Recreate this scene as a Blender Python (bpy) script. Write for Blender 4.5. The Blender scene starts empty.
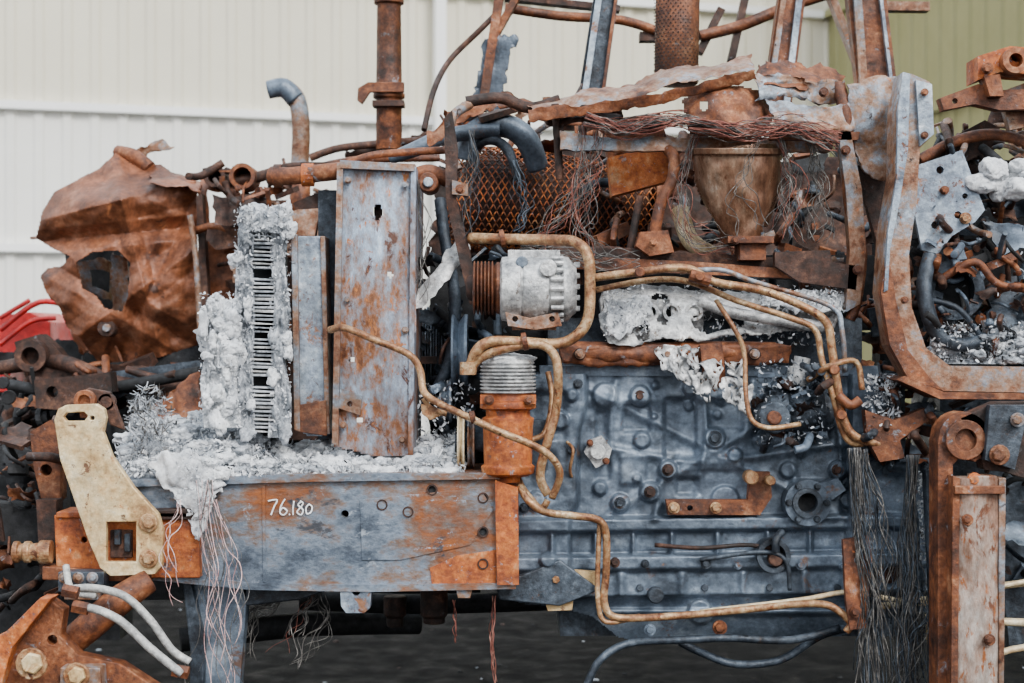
import bpy, bmesh, math, random
from mathutils import Vector, Matrix, noise
from mathutils.geometry import tessellate_polygon
random.seed(7)
R=random.uniform
F=1600.0; CD=4.0; CH=1.30
def W(px,py,d=0.0):
    s=(CD+d)/F
    return Vector(((px-512)*s, d, CH-(py-341.5)*s))
def S(d=0.0): return (CD+d)/F
# ---------------------------------------------------------------- materials
def hexc(h):
    h=h.lstrip('#'); o=[]
    for i in (0,2,4):
        c=int(h[i:i+2],16)/255
        o.append(c/12.92 if c<=.04045 else ((c+.055)/1.055)**2.4)
    return (*o,1)
def burnt(name,cols,scale=6,rough=.7,metal=.15,bump=.35,spot=None,spot_t=.58,stretch=(1,1,1),bias=None,spot2=None,fine=.4,span=(.37,.63),mid=.4,soot=0,spec=.5,sootc='#17120f'):
    m=bpy.data.materials.new(name); m.use_nodes=True
    nt=m.node_tree; N=nt.nodes; L=nt.links
    b=N['Principled BSDF']; b.inputs['Specular IOR Level'].default_value=spec
    g=N.new('ShaderNodeNewGeometry'); mp=N.new('ShaderNodeMapping'); mp.inputs['Scale'].default_value=stretch
    L.new(g.outputs['Position'],mp.inputs['Vector'])
    def nz(sc,det=8,dist=.3,rg=.6):
        n=N.new('ShaderNodeTexNoise'); n.inputs['Scale'].default_value=sc; n.inputs['Detail'].default_value=det
        n.inputs['Distortion'].default_value=dist; n.inputs['Roughness'].default_value=rg
        L.new(mp.outputs[0],n.inputs['Vector']); return n.outputs['Fac']
    a0=nz(scale,12,.2,.7)
    mx0=N.new('ShaderNodeMixRGB'); mx0.inputs[0].default_value=mid; L.new(a0,mx0.inputs[1]); L.new(nz(scale*4.5,8,.1,.75),mx0.inputs[2]); fac=mx0.outputs[0]
    if bias:
        sp=N.new('ShaderNodeSeparateXYZ'); L.new(g.outputs['Position'],sp.inputs[0])
        mr=N.new('ShaderNodeMapRange'); L.new(sp.outputs['XYZ'.index(bias[0])],mr.inputs['Value'])
        mr.inputs['From Min'].default_value=bias[1]; mr.inputs['From Max'].default_value=bias[2]
        mr.inputs['To Min'].default_value=0; mr.inputs['To Max'].default_value=bias[3]
        ad=N.new('ShaderNodeMath'); ad.operation='ADD'; L.new(fac,ad.inputs[0]); L.new(mr.outputs[0],ad.inputs[1]); fac=ad.outputs[0]
    r=N.new('ShaderNodeValToRGB'); L.new(fac,r.inputs[0])
    e=r.color_ramp.elements
    n=len(cols)
    e[0].position=span[0]; e[0].color=hexc(cols[0]); e[1].position=span[1]; e[1].color=hexc(cols[-1])
    for i in range(1,n-1):
        q=e.new(span[0]+(span[1]-span[0])*i/(n-1)); q.color=hexc(cols[i])
    col=r.outputs[0]
    def over(col,c,sc,t,w=.05,mxf=1):
        s=nz(sc,10,.5,.75); rr=N.new('ShaderNodeValToRGB'); L.new(s,rr.inputs[0])
        rr.color_ramp.elements[0].position=t; rr.color_ramp.elements[1].position=t+w; rr.color_ramp.elements[1].color=(mxf,mxf,mxf,1)
        mx=N.new('ShaderNodeMixRGB'); L.new(rr.outputs[0],mx.inputs[0]); L.new(col,mx.inputs[1]); mx.inputs[2].default_value=hexc(c)
        return mx.outputs[0]
    if spot: col=over(col,spot,scale*2.2,spot_t)
    if spot2: col=over(col,spot2,scale*5.3,spot_t+.01,.04)
    if soot: col=over(col,sootc,3.1,.47,.16,soot)
    f=nz(75,6,0,.7)
    mr=N.new('ShaderNodeMapRange'); L.new(f,mr.inputs['Value']); mr.inputs['From Min'].default_value=.3; mr.inputs['From Max'].default_value=.7
    mr.inputs['To Min'].default_value=1-fine; mr.inputs['To Max'].default_value=1+fine*.7
    mu=N.new('ShaderNodeVectorMath'); mu.operation='SCALE'; L.new(col,mu.inputs[0]); L.new(mr.outputs[0],mu.inputs['Scale'])
    L.new(mu.outputs[0],b.inputs['Base Color'])
    rm=N.new('ShaderNodeMapRange'); L.new(nz(scale*3),rm.inputs['Value']); rm.inputs['From Min'].default_value=.3; rm.inputs['From Max'].default_value=.7
    rm.inputs['To Min'].default_value=max(.05,rough-.2); rm.inputs['To Max'].default_value=min(1,rough+.2)
    L.new(rm.outputs[0],b.inputs['Roughness'])
    b.inputs['Metallic'].default_value=metal
    s=N.new('ShaderNodeMath'); s.operation='ADD'; L.new(nz(28,8,.3,.7),s.inputs[0]); L.new(f,s.inputs[1])
    bp=N.new('ShaderNodeBump'); bp.inputs['Strength'].default_value=bump; bp.inputs['Distance'].default_value=.006
    L.new(s.outputs[0],bp.inputs['Height']); L.new(bp.outputs[0],b.inputs['Normal'])
    return m
RUST=burnt('rust_brown',['#281710','#5a321f','#844c2b','#ae7b58'],9,.6,.2,.4,'#8a8a90',.61,spot2='#a45a2e',soot=.6)
RUSTD=burnt('rust_dark',['#100b09','#2a1a14','#4a2e22','#7c5642'],9,.7,.15,.4,'#66676d',.62,soot=.6)
RUSTO=burnt('rust_orange',['#4e2612','#8e441c','#bc672a','#cc9a6c'],9,.65,.1,.4,'#55484a',.59,spot2='#94949a',soot=.3)
RUSTG=burnt('rust_grey_scale',['#3a2218','#784a30','#94745e','#868e98','#a8b4c0'],7,.5,.3,.35,'#2e1f1a',.6,spot2='#aa6234',soot=.5)
RUSTH=burnt('rust_hood_skin',['#38201a','#6e4028','#92583a','#b07e62'],4,.5,.2,.3,'#452c22',.6,spot2='#a8663e',soot=.45)
BLUE=burnt('burnt_cast_iron',['#323942','#566270','#728090','#a0acb8'],4.5,.45,.35,.3,'#6c5448',.59,soot=.55,sootc='#1c2026',fine=.28,mid=.3)
BLUED=burnt('burnt_cast_iron_dark',['#14171b','#2b323b','#48525d','#6d7884'],8,.5,.35,.4,'#4a382e',.6,soot=.4)
BLUEL=burnt('scaled_steel',['#4e5864','#7b8898','#9fadba','#ccd0d4'],7,.45,.4,.3,'#8c6248',.575,spot2='#5e3c2c',soot=.3,sootc='#3a2a24')
PLATE=burnt('heat_scaled_plate',['#5e3822','#8e5c3c','#8c8d94','#98aabf','#bcc6d0'],8,.45,.3,.4,'#4c2c20',.565,stretch=(1,1,.5),spot2='#b4703e',mid=.5,soot=.4,sootc='#583624')
RAIL=burnt('rail_paint_burnt',['#39424e','#56616f','#7a8694','#7a675c','#844f30','#9c5a2c'],5,.45,.3,.3,'#3f4147',.59,stretch=(.7,1,1.2),bias=('X',-.35,.03,.075),spot2='#9aa3ae',span=(.38,.66),soot=.35,sootc='#26282d',fine=.3)
CREAM=burnt('cream_scale',['#8e6c4c','#c2a880','#d8c8a6','#ebe4d4'],9,.5,.15,.25,'#7e5a42',.6,spot2='#6e5a48')
BRKT=burnt('scorched_yellow_scale',['#8c6844','#c4a270','#dcc698','#e8dcc2'],6,.5,.2,.3,'#a87444',.58,spot2='#6a4a34',soot=.3,sootc='#7a5438')
PIPE=burnt('pipe_tan_rust',['#42281a','#84593a','#ae8a62','#d6c2a0'],16,.5,.3,.3,'#5a321e',.565,spot2='#a05c2e')
POST=burnt('post_tan_scale',['#5a3e30','#8a6a58','#a8968a','#c8c2ba'],9,.5,.25,.35,'#6e4028',.55,stretch=(1,1,.4),spot2='#96582e',soot=.35)
ASH=burnt('white_ash',['#a2a6ab','#c8cbcf','#e4e6e8','#f8f8f8'],18,1,0,.5,'#7c8086',.6,spec=.1,fine=.25)
ASHG=burnt('grey_ash',['#5a5e64','#8c9197','#b4b8be','#dadde0'],18,1,0,.5,'#3c3f44',.6,spec=.1,fine=.3)
ALU=burnt('oxidised_aluminium',['#626466','#9c9d9e','#cdcdcc','#f0f0ee'],14,.45,.4,.5,'#6e6258',.58)
DARK=burnt('soot_and_shade_black',['#050506','#0e0f11','#1a1b1e','#303236'],8,.8,.05,.4)  # burnt parts; also fills gaps and holes, their shade put into the colour
WIRE=burnt('burnt_wire',['#2a282b','#55524f','#989590'],20,.6,.3,.2)
WIRER=burnt('copper_wire_burnt',['#4a2420','#80483c','#b48474'],20,.6,.3,.2)
PINK=burnt('pink_wire',['#b07070','#d8b4b0','#e8dcd8'],20,.6,0,.1)
HOSE=burnt('braided_hose',['#6e6f70','#a5a5a2','#cfcdc6'],25,.6,.2,.5)
RED=burnt('red_paint',['#6a1010','#a81818','#c42222'],3,.4,0,.1)
CHALK=burnt('chalk',['#e0e0e0','#ffffff'],20,.9,0,.1)
SHEEN=burnt('sheen_brown_steel',['#4a2f22','#78543f','#9c7e68','#c8b8aa'],6,.32,.45,.2,'#5e3824',.59,stretch=(1,1,.5),soot=.35)
# ---------------------------------------------------------------- mesh builder
def inpoly(x,y,P):
    c=False;j=len(P)-1
    for i in range(len(P)):
        if (P[i][1]>y)!=(P[j][1]>y) and x<(P[j][0]-P[i][0])*(y-P[i][1])/(P[j][1]-P[i][1])+P[i][0]: c=not c
        j=i
    return c
class Part:
    def __init__(s): s.v=[];s.f=[];s.m=[];s.sm=[];s.mats=[]
    def mi(s,mat):
        if mat not in s.mats: s.mats.append(mat)
        return s.mats.index(mat)
    def add(s,vs,fs,mat,smooth=False):
        o=len(s.v); s.v+=[Vector(v) for v in vs]; k=s.mi(mat)
        for f in fs: s.f.append([i+o for i in f]); s.m.append(k); s.sm.append(smooth)
    def plate(s,poly,d,th,mat,holes=()):
        loops=[[W(p[0],p[1],d+(p[2] if len(p)>2 else 0)) for p in poly]]
        for h in holes: loops.append([W(p[0],p[1],d) for p in h])
        fl=[v for l in loops for v in l]; n=len(fl)
        vs=fl+[v+Vector((0,th,0)) for v in fl]; fs=[]
        if holes:
            for t in tessellate_polygon([[Vector((v.x,v.z,0)) for v in l] for l in loops]):
                fs.append(list(t)); fs.append([i+n for i in reversed(t)])
        else:
            fs.append(list(range(n))); fs.append([i+n for i in reversed(range(n))])
        o=0
        for l in loops:
            k=len(l)
            for i in range(k):
                j=(i+1)%k; fs.append([o+i,o+j,o+j+n,o+i+n])
            o+=k
        s.add(vs,fs,mat)
    def box(s,x0,y0,x1,y1,d,th,mat): s.plate([(x0,y0),(x1,y0),(x1,y1),(x0,y1)],d,th,mat)
    def lathe(s,c,ax,prof,mat,n=24,smooth=True,squash=1):
        ax=Vector(ax).normalized(); u=ax.orthogonal().normalized(); w=ax.cross(u)
        vs=[];fs=[]
        for t,r in prof:
            for i in range(n):
                a=2*math.pi*i/n
                vs.append(c+ax*t+(u*math.cos(a)+w*math.sin(a)*squash)*r)
        for k in range(len(prof)-1):
            for i in range(n):
                j=(i+1)%n; fs.append([k*n+i,k*n+j,(k+1)*n+j,(k+1)*n+i])
        fs.append(list(range(n))); m=(len(prof)-1)*n; fs.append([m+i for i in reversed(range(n))])
        s.add(vs,fs,mat,smooth)
    def disc(s,px,py,d,r,th,mat,n=20):
        r*=S(d); c=min(.003,r*.2)
        s.lathe(W(px,py,d),(0,1,0),[(0,r-c),(c,r),(th,r)],mat,n,False)
    def ring(s,px,py,d,r,ri,th,mat,inner=None,n=28):
        k=S(d)
        s.lathe(W(px,py,d),(0,1,0),[(th*.8,.001),(th*.8,ri*k),(0,ri*k),(0,r*k),(th,r*k)],mat,n,False)
        if inner: s.lathe(W(px,py,d),(0,1,0),[(th*.75,ri*k*.98),(th*.79,ri*k*.98)],inner,n,False)
    def bolt(s,px,py,d,r,mat=None,wm=None):
        mat=mat or RUST; r*=S(d)
        s.lathe(W(px,py,d-.004),(0,1,0),[(0,r*1.45),(.006,r*1.5)],wm or mat,14,False)
        s.lathe(W(px,py,d-.016),(0,1,0),[(0,r*.85),(.003,r),(.014,r)],mat,6,False)
    def tube(s,pts,r,mat,n=10,res=6,smooth=True,raw=False):
        P=[W(*p) if not raw else Vector(p) for p in pts]
        rs=r if isinstance(r,(list,tuple)) else [r]*len(P)
        Rr=[a*(1 if raw else S(p[2] if len(p)>2 else 0)) for a,p in zip(rs,pts)]
        Q=[];q=[]
        for i in range(len(P)-1):
            a=P[max(i-1,0)];b=P[i];c=P[i+1];e=P[min(i+2,len(P)-1)]
            for k in range(res):
                t=k/res
                Q.append(.5*((2*b)+(c-a)*t+(2*a-5*b+4*c-e)*t*t+(3*b-a-3*c+e)*t**3)); q.append(Rr[i]*(1-t)+Rr[i+1]*t)
        Q.append(P[-1]);q.append(Rr[-1])
        vs=[];fs=[];u=None
        for i in range(len(Q)):
            t=(Q[min(i+1,len(Q)-1)]-Q[max(i-1,0)])
            if t.length<1e-9: t=Vector((0,0,1))
            t.normalize()
            if u is None: u=t.orthogonal().normalized()
            else:
                u=u-t*u.dot(t)
                u=u.normalized() if u.length>1e-6 else t.orthogonal().normalized()
            w=t.cross(u)
            for k in range(n):
                a=2*math.pi*k/n; vs.append(Q[i]+(u*math.cos(a)+w*math.sin(a))*q[i])
        for i in range(len(Q)-1):
            for k in range(n):
                j=(k+1)%n; fs.append([i*n+k,i*n+j,(i+1)*n+j,(i+1)*n+k])
        fs.append(list(range(n))); m=(len(Q)-1)*n; fs.append([m+i for i in reversed(range(n))])
        s.add(vs,fs,mat,smooth)
    def hf(s,x0,y0,x1,y1,nx,ny,func,mat,th=0,poly=None,holes=(),smooth=True):
        vs=[];nn=(nx+1)*(ny+1);keep=set()
        for j in range(ny+1):
            for i in range(nx+1):
                x=x0+(x1-x0)*i/nx;y=y0+(y1-y0)*j/ny; vs.append(W(x,y,func(x,y)))
        for j in range(ny):
            for i in range(nx):
                x=x0+(x1-x0)*(i+.5)/nx;y=y0+(y1-y0)*(j+.5)/ny
                if poly and not inpoly(x,y,poly): continue
                if any(inpoly(x,y,h) for h in holes): continue
                keep.add((i,j))
        if th: vs+=[v+Vector((0,th,0)) for v in vs]
        fs=[]
        for (i,j) in keep:
            a=j*(nx+1)+i; quad=[a,a+1,a+nx+2,a+nx+1]; fs.append(quad)
            if th:
                fs.append([k+nn for k in reversed(quad)])
                for (di,dj,e) in ((0,-1,(0,1)),(1,0,(1,2)),(0,1,(2,3)),(-1,0,(3,0))):
                    if (i+di,j+dj) not in keep:
                        x,y=quad[e[0]],quad[e[1]]; fs.append([y,x,x+nn,y+nn])
        used=sorted({i for f in fs for i in f}); mp={o:k for k,o in enumerate(used)}
        s.add([vs[i] for i in used],[[mp[i] for i in f] for f in fs],mat,smooth)
    def sheet(s,q,nx,ny,amp,freq,mat,th=.003,ragged=0,skip=None,seed=0,smooth=True):
        rows=[[W(*p) for p in r] for r in q]
        def cr(a,t):
            n=len(a)-1; x=t*n; i=min(int(x),n-1); t=x-i
            A=a[max(i-1,0)];B=a[i];C=a[i+1];D=a[min(i+2,n)]
            if n==1: return B.lerp(C,t)
            return .5*((2*B)+(C-A)*t+(2*A-5*B+4*C-D)*t*t+(3*B-A-3*C+D)*t**3)
        vs=[]
        for j in range(ny+1):
            for i in range(nx+1):
                p=cr([cr(r,i/nx) for r in rows],j/ny)
                nv=noise.noise_vector(p*freq+Vector((seed,seed*2,0)))+.5*noise.noise_vector(p*freq*2.3+Vector((seed,0,0)))
                p=p+nv*amp
                if ragged and (i in(0,nx) or j in (0,ny)):
                    p=p+noise.noise_vector(p*60)*ragged
                vs.append(p)
        nn=len(vs); vs+= [v+Vector((0,th,0)) for v in vs]
        fs=[];keep=set()
        for j in range(ny):
            for i in range(nx):
                if skip and skip((i+.5)/nx,(j+.5)/ny): continue
                keep.add((i,j))
        for (i,j) in keep:
            a=j*(nx+1)+i; quad=[a,a+1,a+nx+2,a+nx+1]
            fs.append(quad); fs.append([k+nn for k in reversed(quad)])
            for (di,dj,e) in ((0,-1,(0,1)),(1,0,(1,2)),(0,1,(2,3)),(-1,0,(3,0))):
                if (i+di,j+dj) not in keep:
                    x,y=quad[e[0]],quad[e[1]]; fs.append([y,x,x+nn,y+nn])
        s.add(vs,fs,mat,smooth)
    def blob(s,c,r,mat,amp=.3,freq=12,sub=4,seed=0,smooth=False):
        bm=bmesh.new(); bmesh.ops.create_icosphere(bm,subdivisions=sub,radius=1)
        vs=[]
        for v in bm.verts:
            p=Vector((v.co.x*r[0],v.co.y*r[1],v.co.z*r[2]))
            k=noise.fractal((p+c)*freq+Vector((seed,0,0)),.7,2.2,4)
            vs.append(c+p*(1+amp*k))
        fs=[[v.index for v in f.verts] for f in bm.faces]; bm.free()
        s.add(vs,fs,mat,smooth)
    def flakes(s,x0,y0,x1,y1,d0,d1,n,size,mats,shape=None,long=1):
        for c in range(n):
            x=R(x0,x1);y=R(y0,y1)
            if shape and not shape(x,y): continue
            p=W(x,y,R(d0,d1)); sz=size*R(.3,1.4)
            rot=Matrix.Rotation(R(0,6.3),3,'X')@Matrix.Rotation(R(0,6.3),3,'Y')@Matrix.Rotation(R(0,6.3),3,'Z')
            L=[(-1,-.5,R(-.3,.3)),(0,-.6,R(-.4,.4)),(1,-.5,R(-.3,.3)),(R(.7,1.2),.5,R(-.3,.3)),(0,.6,R(-.2,.5)),(-1,R(.2,.6),0)]
            vs=[p+rot@(Vector((a[0]*long,a[1],a[2]))*sz) for a in L]
            s.add(vs,[[0,1,4,5],[1,2,3,4]],random.choice(mats))
    def clutter(s,x0,y0,x1,y1,d0,d1,n,size,mats):
        for i in range(n):
            px,py,d=R(x0,x1),R(y0,y1),R(d0,d1); m=random.choice(mats); c=W(px,py,d); z=size*R(.4,1.3)
            t=random.random()
            if t<.25:
                rot=Matrix.Rotation(R(-.5,.5),3,'X')@Matrix.Rotation(random.choice([0,.3,-.4,1.5,R(0,3)]),3,'Y')@Matrix.Rotation(R(-.5,.5),3,'Z')
                h=[z*R(.5,1.2),z*R(.05,.5),z*R(.08,.35)]
                vs=[c+rot@Vector((a*h[0],b*h[1],e*h[2])) for a in(-1,1) for b in(-1,1) for e in(-1,1)]
                s.add(vs,[[0,1,3,2],[4,6,7,5],[0,4,5,1],[2,3,7,6],[0,2,6,4],[1,5,7,3]],m)
            elif t<.62:
                k=z/S(d)
                a=R(0,6.3)
                s.tube([(px-k*math.cos(a),py-k*math.sin(a),d),(px+R(-.4,.4)*k,py+R(-.4,.4)*k,d-R(0,.1)),(px+k*math.cos(a),py+k*math.sin(a),d+R(-.1,.1))],R(1.2,5),m,8,4)
            elif t<.8:
                ax=random.choice([(0,1,0),(1,0,.1),(0,.2,1),(1,1,0)]); r=z*R(.2,.5)
                s.lathe(c,ax,[(0,r*.9),(.004,r),(r*.6,r),(r*.6,r*.7),(r*1.2,r*.7)],m,14,False)
            else:
                k=z/S(d)*.9; a=R(0,3)
                q=[[(px-k,py-k*.6*R(.4,1),d),(px+k,py-k*.5,d+R(-.1,.1))],[(px-k*.8,py+k*.5,d+R(-.05,.05)),(px+k,py+k*.7*R(.4,1),d)]]
                s.sheet(q,6,5,.016,12,m,.003,.012)
    def build(s,name,bevel=.002,parent=None):
        me=bpy.data.meshes.new(name)
        lo=Vector([min(v[i] for v in s.v) for i in range(3)]); hi=Vector([max(v[i] for v in s.v) for i in range(3)]); c=(lo+hi)/2
        me.from_pydata([v-c for v in s.v],[],s.f)
        for m in s.mats: me.materials.append(m)
        me.polygons.foreach_set('material_index',s.m); me.polygons.foreach_set('use_smooth',s.sm)
        bm=bmesh.new(); bm.from_mesh(me); bmesh.ops.recalc_face_normals(bm,faces=bm.faces); bm.to_mesh(me); bm.free()
        o=bpy.data.objects.new(name,me); bpy.context.collection.objects.link(o); o.location=c
        if bevel:
            b=o.modifiers.new('bevel','BEVEL'); b.width=bevel; b.segments=2; b.limit_method='ANGLE'; b.angle_limit=math.radians(50)
        if parent: o.parent=parent; o.matrix_parent_inverse=Matrix.Translation(-parent.location)
        return o
def circ(x,y,r,n=14,ry=None): return [(x+r*math.cos(2*math.pi*i/n),y+(ry or r)*math.sin(2*math.pi*i/n)) for i in range(n)]
# ---------------------------------------------------------------- room
def wallmat(name,c1,c2,rough):
    return burnt(name,[c1,c2],.8,rough,.0,.03,fine=.03,mid=.1,span=(.3,.7),spec=.25)
WL=wallmat('cream_wall_panel','#d4cebc','#e0dac6',.55); WLL=wallmat('pale_wall_panel','#e2e1da','#eeede8',.55); WO=wallmat('olive_wall_panel','#8c895e','#9e9a70',.5)
WT=wallmat('white_trim','#f2f2f0','#fafafa',.5)
dirb=Vector((1,.29,0)).normalized(); org=Vector((-4.48,10,0)); nb=Vector((dirb.y,-dirb.x,0))
def wall(org,dr,nrm,length,z0,z1,mat,pitch=.24,t0=0):
    vs=[];t=t0;prof=[]
    while t<length:
        prof+= [(t,0),(t+pitch*.55,0),(t+pitch*.65,.022),(t+pitch*.9,.022)]; t+=pitch
    for t,h in prof:
        p=org+dr*t+nrm*h; vs.append((p.x,p.y,z0)); vs.append((p.x,p.y,z1))
    fs=[[2*i,2*i+2,2*i+3,2*i+1] for i in range(len(prof)-1)]
    P=Part(); P.add(vs,fs,mat); return P
corner=Vector((3.2,12.23,0)); Lc=(corner-org).length
a=wall(org,dirb,nb,Lc,0,2.12,WLL,.24,-8.5)
b=wall(org,dirb,nb,Lc,2.12,3.37,WLL,.24,-8.5); c=wall(org,dirb,nb,Lc,3.37,8,WL,.24,-8.5)
for q in (b,c): a.add(q.v,q.f,q.mats[0])
a.build('wall_back',0)
dr=Vector((.29,-1,0)).normalized(); nr=Vector((-1,-.29,0)).normalized()
wall(corner,dr,nr,14,0,8,WO,.24).build('wall_right',0)
k=1
for z in (2.12,3.37,4.6,5.85):
    P=Part()
    for (o,dd,nn,t0,t1) in ((org,dirb,nb,-8.5,Lc),(corner,dr,nr,0,14)):
        vs=[]
        for t in (t0,t1):
            for h,zz in ((.0,z-.035),(.06,z-.035),(.06,z+.035),(.0,z+.035)):
                p=o+dd*t+nn*(h+.02); vs.append((p.x,p.y,zz))
        P.add(vs,[[0,1,2,3],[4,5,6,7],[0,1,5,4],[1,2,6,5],[2,3,7,6],[3,0,4,7]],WT if nn is nb else WO)
    P.build('trim_%d'%k,0); k+=1
P=Part()
t=(-.72+4.48)/dirb.x
p=org+dirb*t+nb*.1
vs=[]
for z in (0,8):
    for u,v in ((-.05,0),(.05,0),(.05,.12),(-.05,.12)):
        q=p+dirb*u+nb*v; vs.append((q.x,q.y,z))
P.add(vs,[[0,1,2,3],[4,5,6,7],[0,1,5,4],[1,2,6,5],[2,3,7,6],[3,0,4,7]],WT)
P.build('trim_5',0)
FL=burnt('shade_dark_asphalt',['#030304','#08080a','#0f0f10','#1b1b1c'],2.6,.8,0,.6,'#282624',.6,mid=.4,spec=.06)  # asphalt darkened: shade of the roofed building is put into its colour
P=Part(); P.add([(-16,-6,0),(16,-6,0),(16,18,0),(-16,18,0)],[[0,1,2,3]],FL); P.build('floor',0)
# ---------------------------------------------------------------- diesel engine
def ss(e0,e1,x):
    t=max(0,min(1,(x-e0)/(e1-e0))); return t*t*(3-2*t)
def bx(x,a,b,s=3): return ss(a-s,a+s,x)*(1-ss(b-s,b+s,x))
random.seed(21)
bosses=[(640,396,10,.03),(642,440,8,.02),(668,470,9,.022),(715,438,10,.02),(690,388,7,.02),(755,402,9,.02),(828,420,9,.02),(620,503,9,.022),(788,470,8,.02),(838,470,9,.025),(600,488,7,.02),(848,500,8,.02),(560,420,9,.02),(548,560,8,.02),(700,612,12,.03),(650,492,10,.02),(735,455,7,.02),(605,395,12,.015),(725,500,14,.012),(780,390,10,.02),(572,395,6,.02),(537,500,9,.02),(760,440,6,.02)]
for i in range(10): bosses.append((R(595,850),R(385,520),R(2.5,5),.012))
def H(x,y):
    h=0
    yy=y-(x-520)*-.012
    body=bx(y,378,520,4)*bx(x,586,852,5)
    for k,xr in enumerate((614,657,702,748,792,836)):
        xc=xr+5*math.sin(y*.04+k*1.7); h+=.015*math.exp(-((x-xc)/4)**2)*body*(.45+.55*math.sin(y*.035+k*2.3))
    for (a,b,c,d,e) in ((622,404,650,432,-.012),(664,398,696,460,-.014),(708,400,742,428,-.01),(754,412,786,446,-.014),(798,396,830,440,-.012),(596,410,610,480,-.01),(676,478,700,495,-.012),(620,455,646,485,.01),(790,480,840,520,.012),(700,462,742,470,.01)):
        h+=e*bx(x,a,c,3)*bx(y,b,d,3)
    h+=.02*math.exp(-((y-(452+8*math.sin(x*.02)))/4)**2)*body*.5
    h+=.018*math.exp(-((y-(400-(x-600)*.02))/5)**2)*body*.35
    h+=.009*math.exp(-(((y-520)+(x-600)*.6)/5)**2)*body
    h+=.009*math.exp(-(((y-520)-(x-850)*.5)/5)**2)*body
    h+=.04*bx(yy,519,533,2.5); h+=.01*bx(yy,533,554,3)
    h+=.05*bx(yy,556,572,3)
    h+=.03*bx(yy,572,599,3)
    web=max(0,math.cos((x-548)*2*math.pi/43+.8*math.sin(x*.03)))**14
    h+=.022*web*bx(yy,534,556,2)
    h+=.012*(max(0,math.cos((x-560)*2*math.pi/61))**10)*bx(yy,574,598,2)
    h+=ss(598,602,y)*(-(y-600)*.0016)+.018*bx(y,609,615,2)*bx(x,598,860,4)
    edge=586-8*ss(400,440,y)-8*ss(500,520,y)
    h+=.035*(1-ss(edge-3,edge+3,x))
    h-=.014*bx(x,530,566,4)*bx(y,392,438,4); h-=.01*bx(x,528,556,4)*bx(y,452,500,5)
    r=math.hypot((x-880)*.8,(y-530))
    h+=.055*ss(847,853,x)-.016*bx(x,862,922,4)*bx(y,462,545,6)+.012*math.exp(-((r-60)/4)**2)*ss(847,853,x)
    for bxx,by,br,bh in bosses:
        dd=math.hypot(x-bxx,y-by)
        if dd<br+3: h+=bh*(1-ss(br-1.5,br+1.5,dd))
    p=Vector((x*.02,y*.02,0)); h+=.004*noise.noise(p)+.0015*noise.noise(p*6)
    return -h
E=Part()
E.hf(516,374,942,643,320,200,H,BLUE,0,[(518,382),(535,372),(870,374),(905,438),(932,460),(942,500),(940,570),(928,612),(866,622),(842,636),(760,641),(640,642),(618,637),(592,616),(552,606),(518,602)])
E.box(525,374,905,605,.03,.55,BLUED); E.box(560,600,900,636,.08,.4,BLUED)
E.box(548,318,862,376,.10,.45,BLUED)
E.box(430,262,560,470,.32,.35,DARK)  # black filler block, shade behind the fan put into its colour
E.box(540,366,880,376,-.01,.1,BLUE)
for x,y in ((531,385),(578,384),(527,445),(571,450),(524,508),(526,590),(545,592)): E.bolt(x,y,-.034,3.6,BLUED)
for x in (566,615,645,706,738,801,843): E.bolt(x,564+R(-2,2),-.05,R(2.8,3.8),random.choice([BLUED,RUSTD,BLUE]))
for x in (575,640,705,770,838,880): E.disc(x,588,-.04,3.6,.03,BLUED,12)
for x,y in ((856,458),(895,448),(927,470),(934,520),(930,575),(860,610),(905,606)): E.bolt(x,y,-.056,4.5,BLUED)
for x,y,r in ((640,396,4),(668,470,4),(715,438,5),(755,402,4),(620,503,4),(838,470,4),(650,492,4),(537,500,4)): E.bolt(x,y,-.028,r,random.choice([BLUED,RUSTD]))
E.bolt(720,628,.0,5); E.bolt(650,630,.0,4,BLUE)
E.ring(808,503,-.06,23,15,.09,BLUE,DARK); E.ring(808,503,-.07,15,10,.05,BLUED,DARK)
for an in range(6): E.bolt(808+19*math.cos(an*1.05),503+19*math.sin(an*1.05),-.062,2.4,BLUED)
E.plate([(820,484),(838,478),(846,490),(832,500)],-.05,.04,BLUE)
E.ring(774,556,-.075,17,12,.06,BLUED,DARK); E.disc(776,560,-.085,7,.03,RUSTD); E.tube([(776,552,-.1),(776,540,-.1),(782,532,-.08)],4,BLUED)
E.disc(888,572,-.095,12,.04,RUSTD); E.ring(888,572,-.1,9,5,.03,RUSTD,DARK)
E.plate([(584,452),(590,440),(602,436),(612,449),(608,462),(596,468)],-.02,.06,ALU)
E.disc(598,452,-.035,8,.03,ALU); E.bolt(590,443,-.024,2.4); E.bolt(606,461,-.024,2.4)
E.plate([(666,500),(748,500),(750,472),(770,472),(772,497),(760,515),(668,515)],-.045,.03,RUST,[circ(690,508,3,8)])
E.bolt(674,508,-.05,4,PIPE); E.bolt(716,508,-.05,4,PIPE); E.disc(752,478,-.075,7,.05,PIPE); E.disc(771,481,-.08,5,.06,PIPE)
E.tube([(567,442,-.04),(573,450,-.06),(570,470,-.05),(573,480,-.02)],1.6,PIPE,8)
E.tube([(655,545,-.03),(700,548,-.06),(745,545,-.05),(770,548,-.05)],2.2,RUSTD,8)
E.tube([(700,560,-.06),(760,552,-.08),(785,560,-.08),(790,590,-.07)],2.5,BLUED,8)
E.plate([(545,602),(545,572),(570,570),(600,572),(600,585),(575,588),(572,610),(548,611)],-.085,.02,BRKT,[circ(560,594,4,10)])
E.bolt(556,580,-.09,4,PIPE)
E.disc(656,596,-.06,8,.05,BLUED)
E.tube([(566,352,-.02),(640,354,-.03),(720,352,-.03),(775,352,-.02)],[11,12,11,10],RUST,14)
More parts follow.
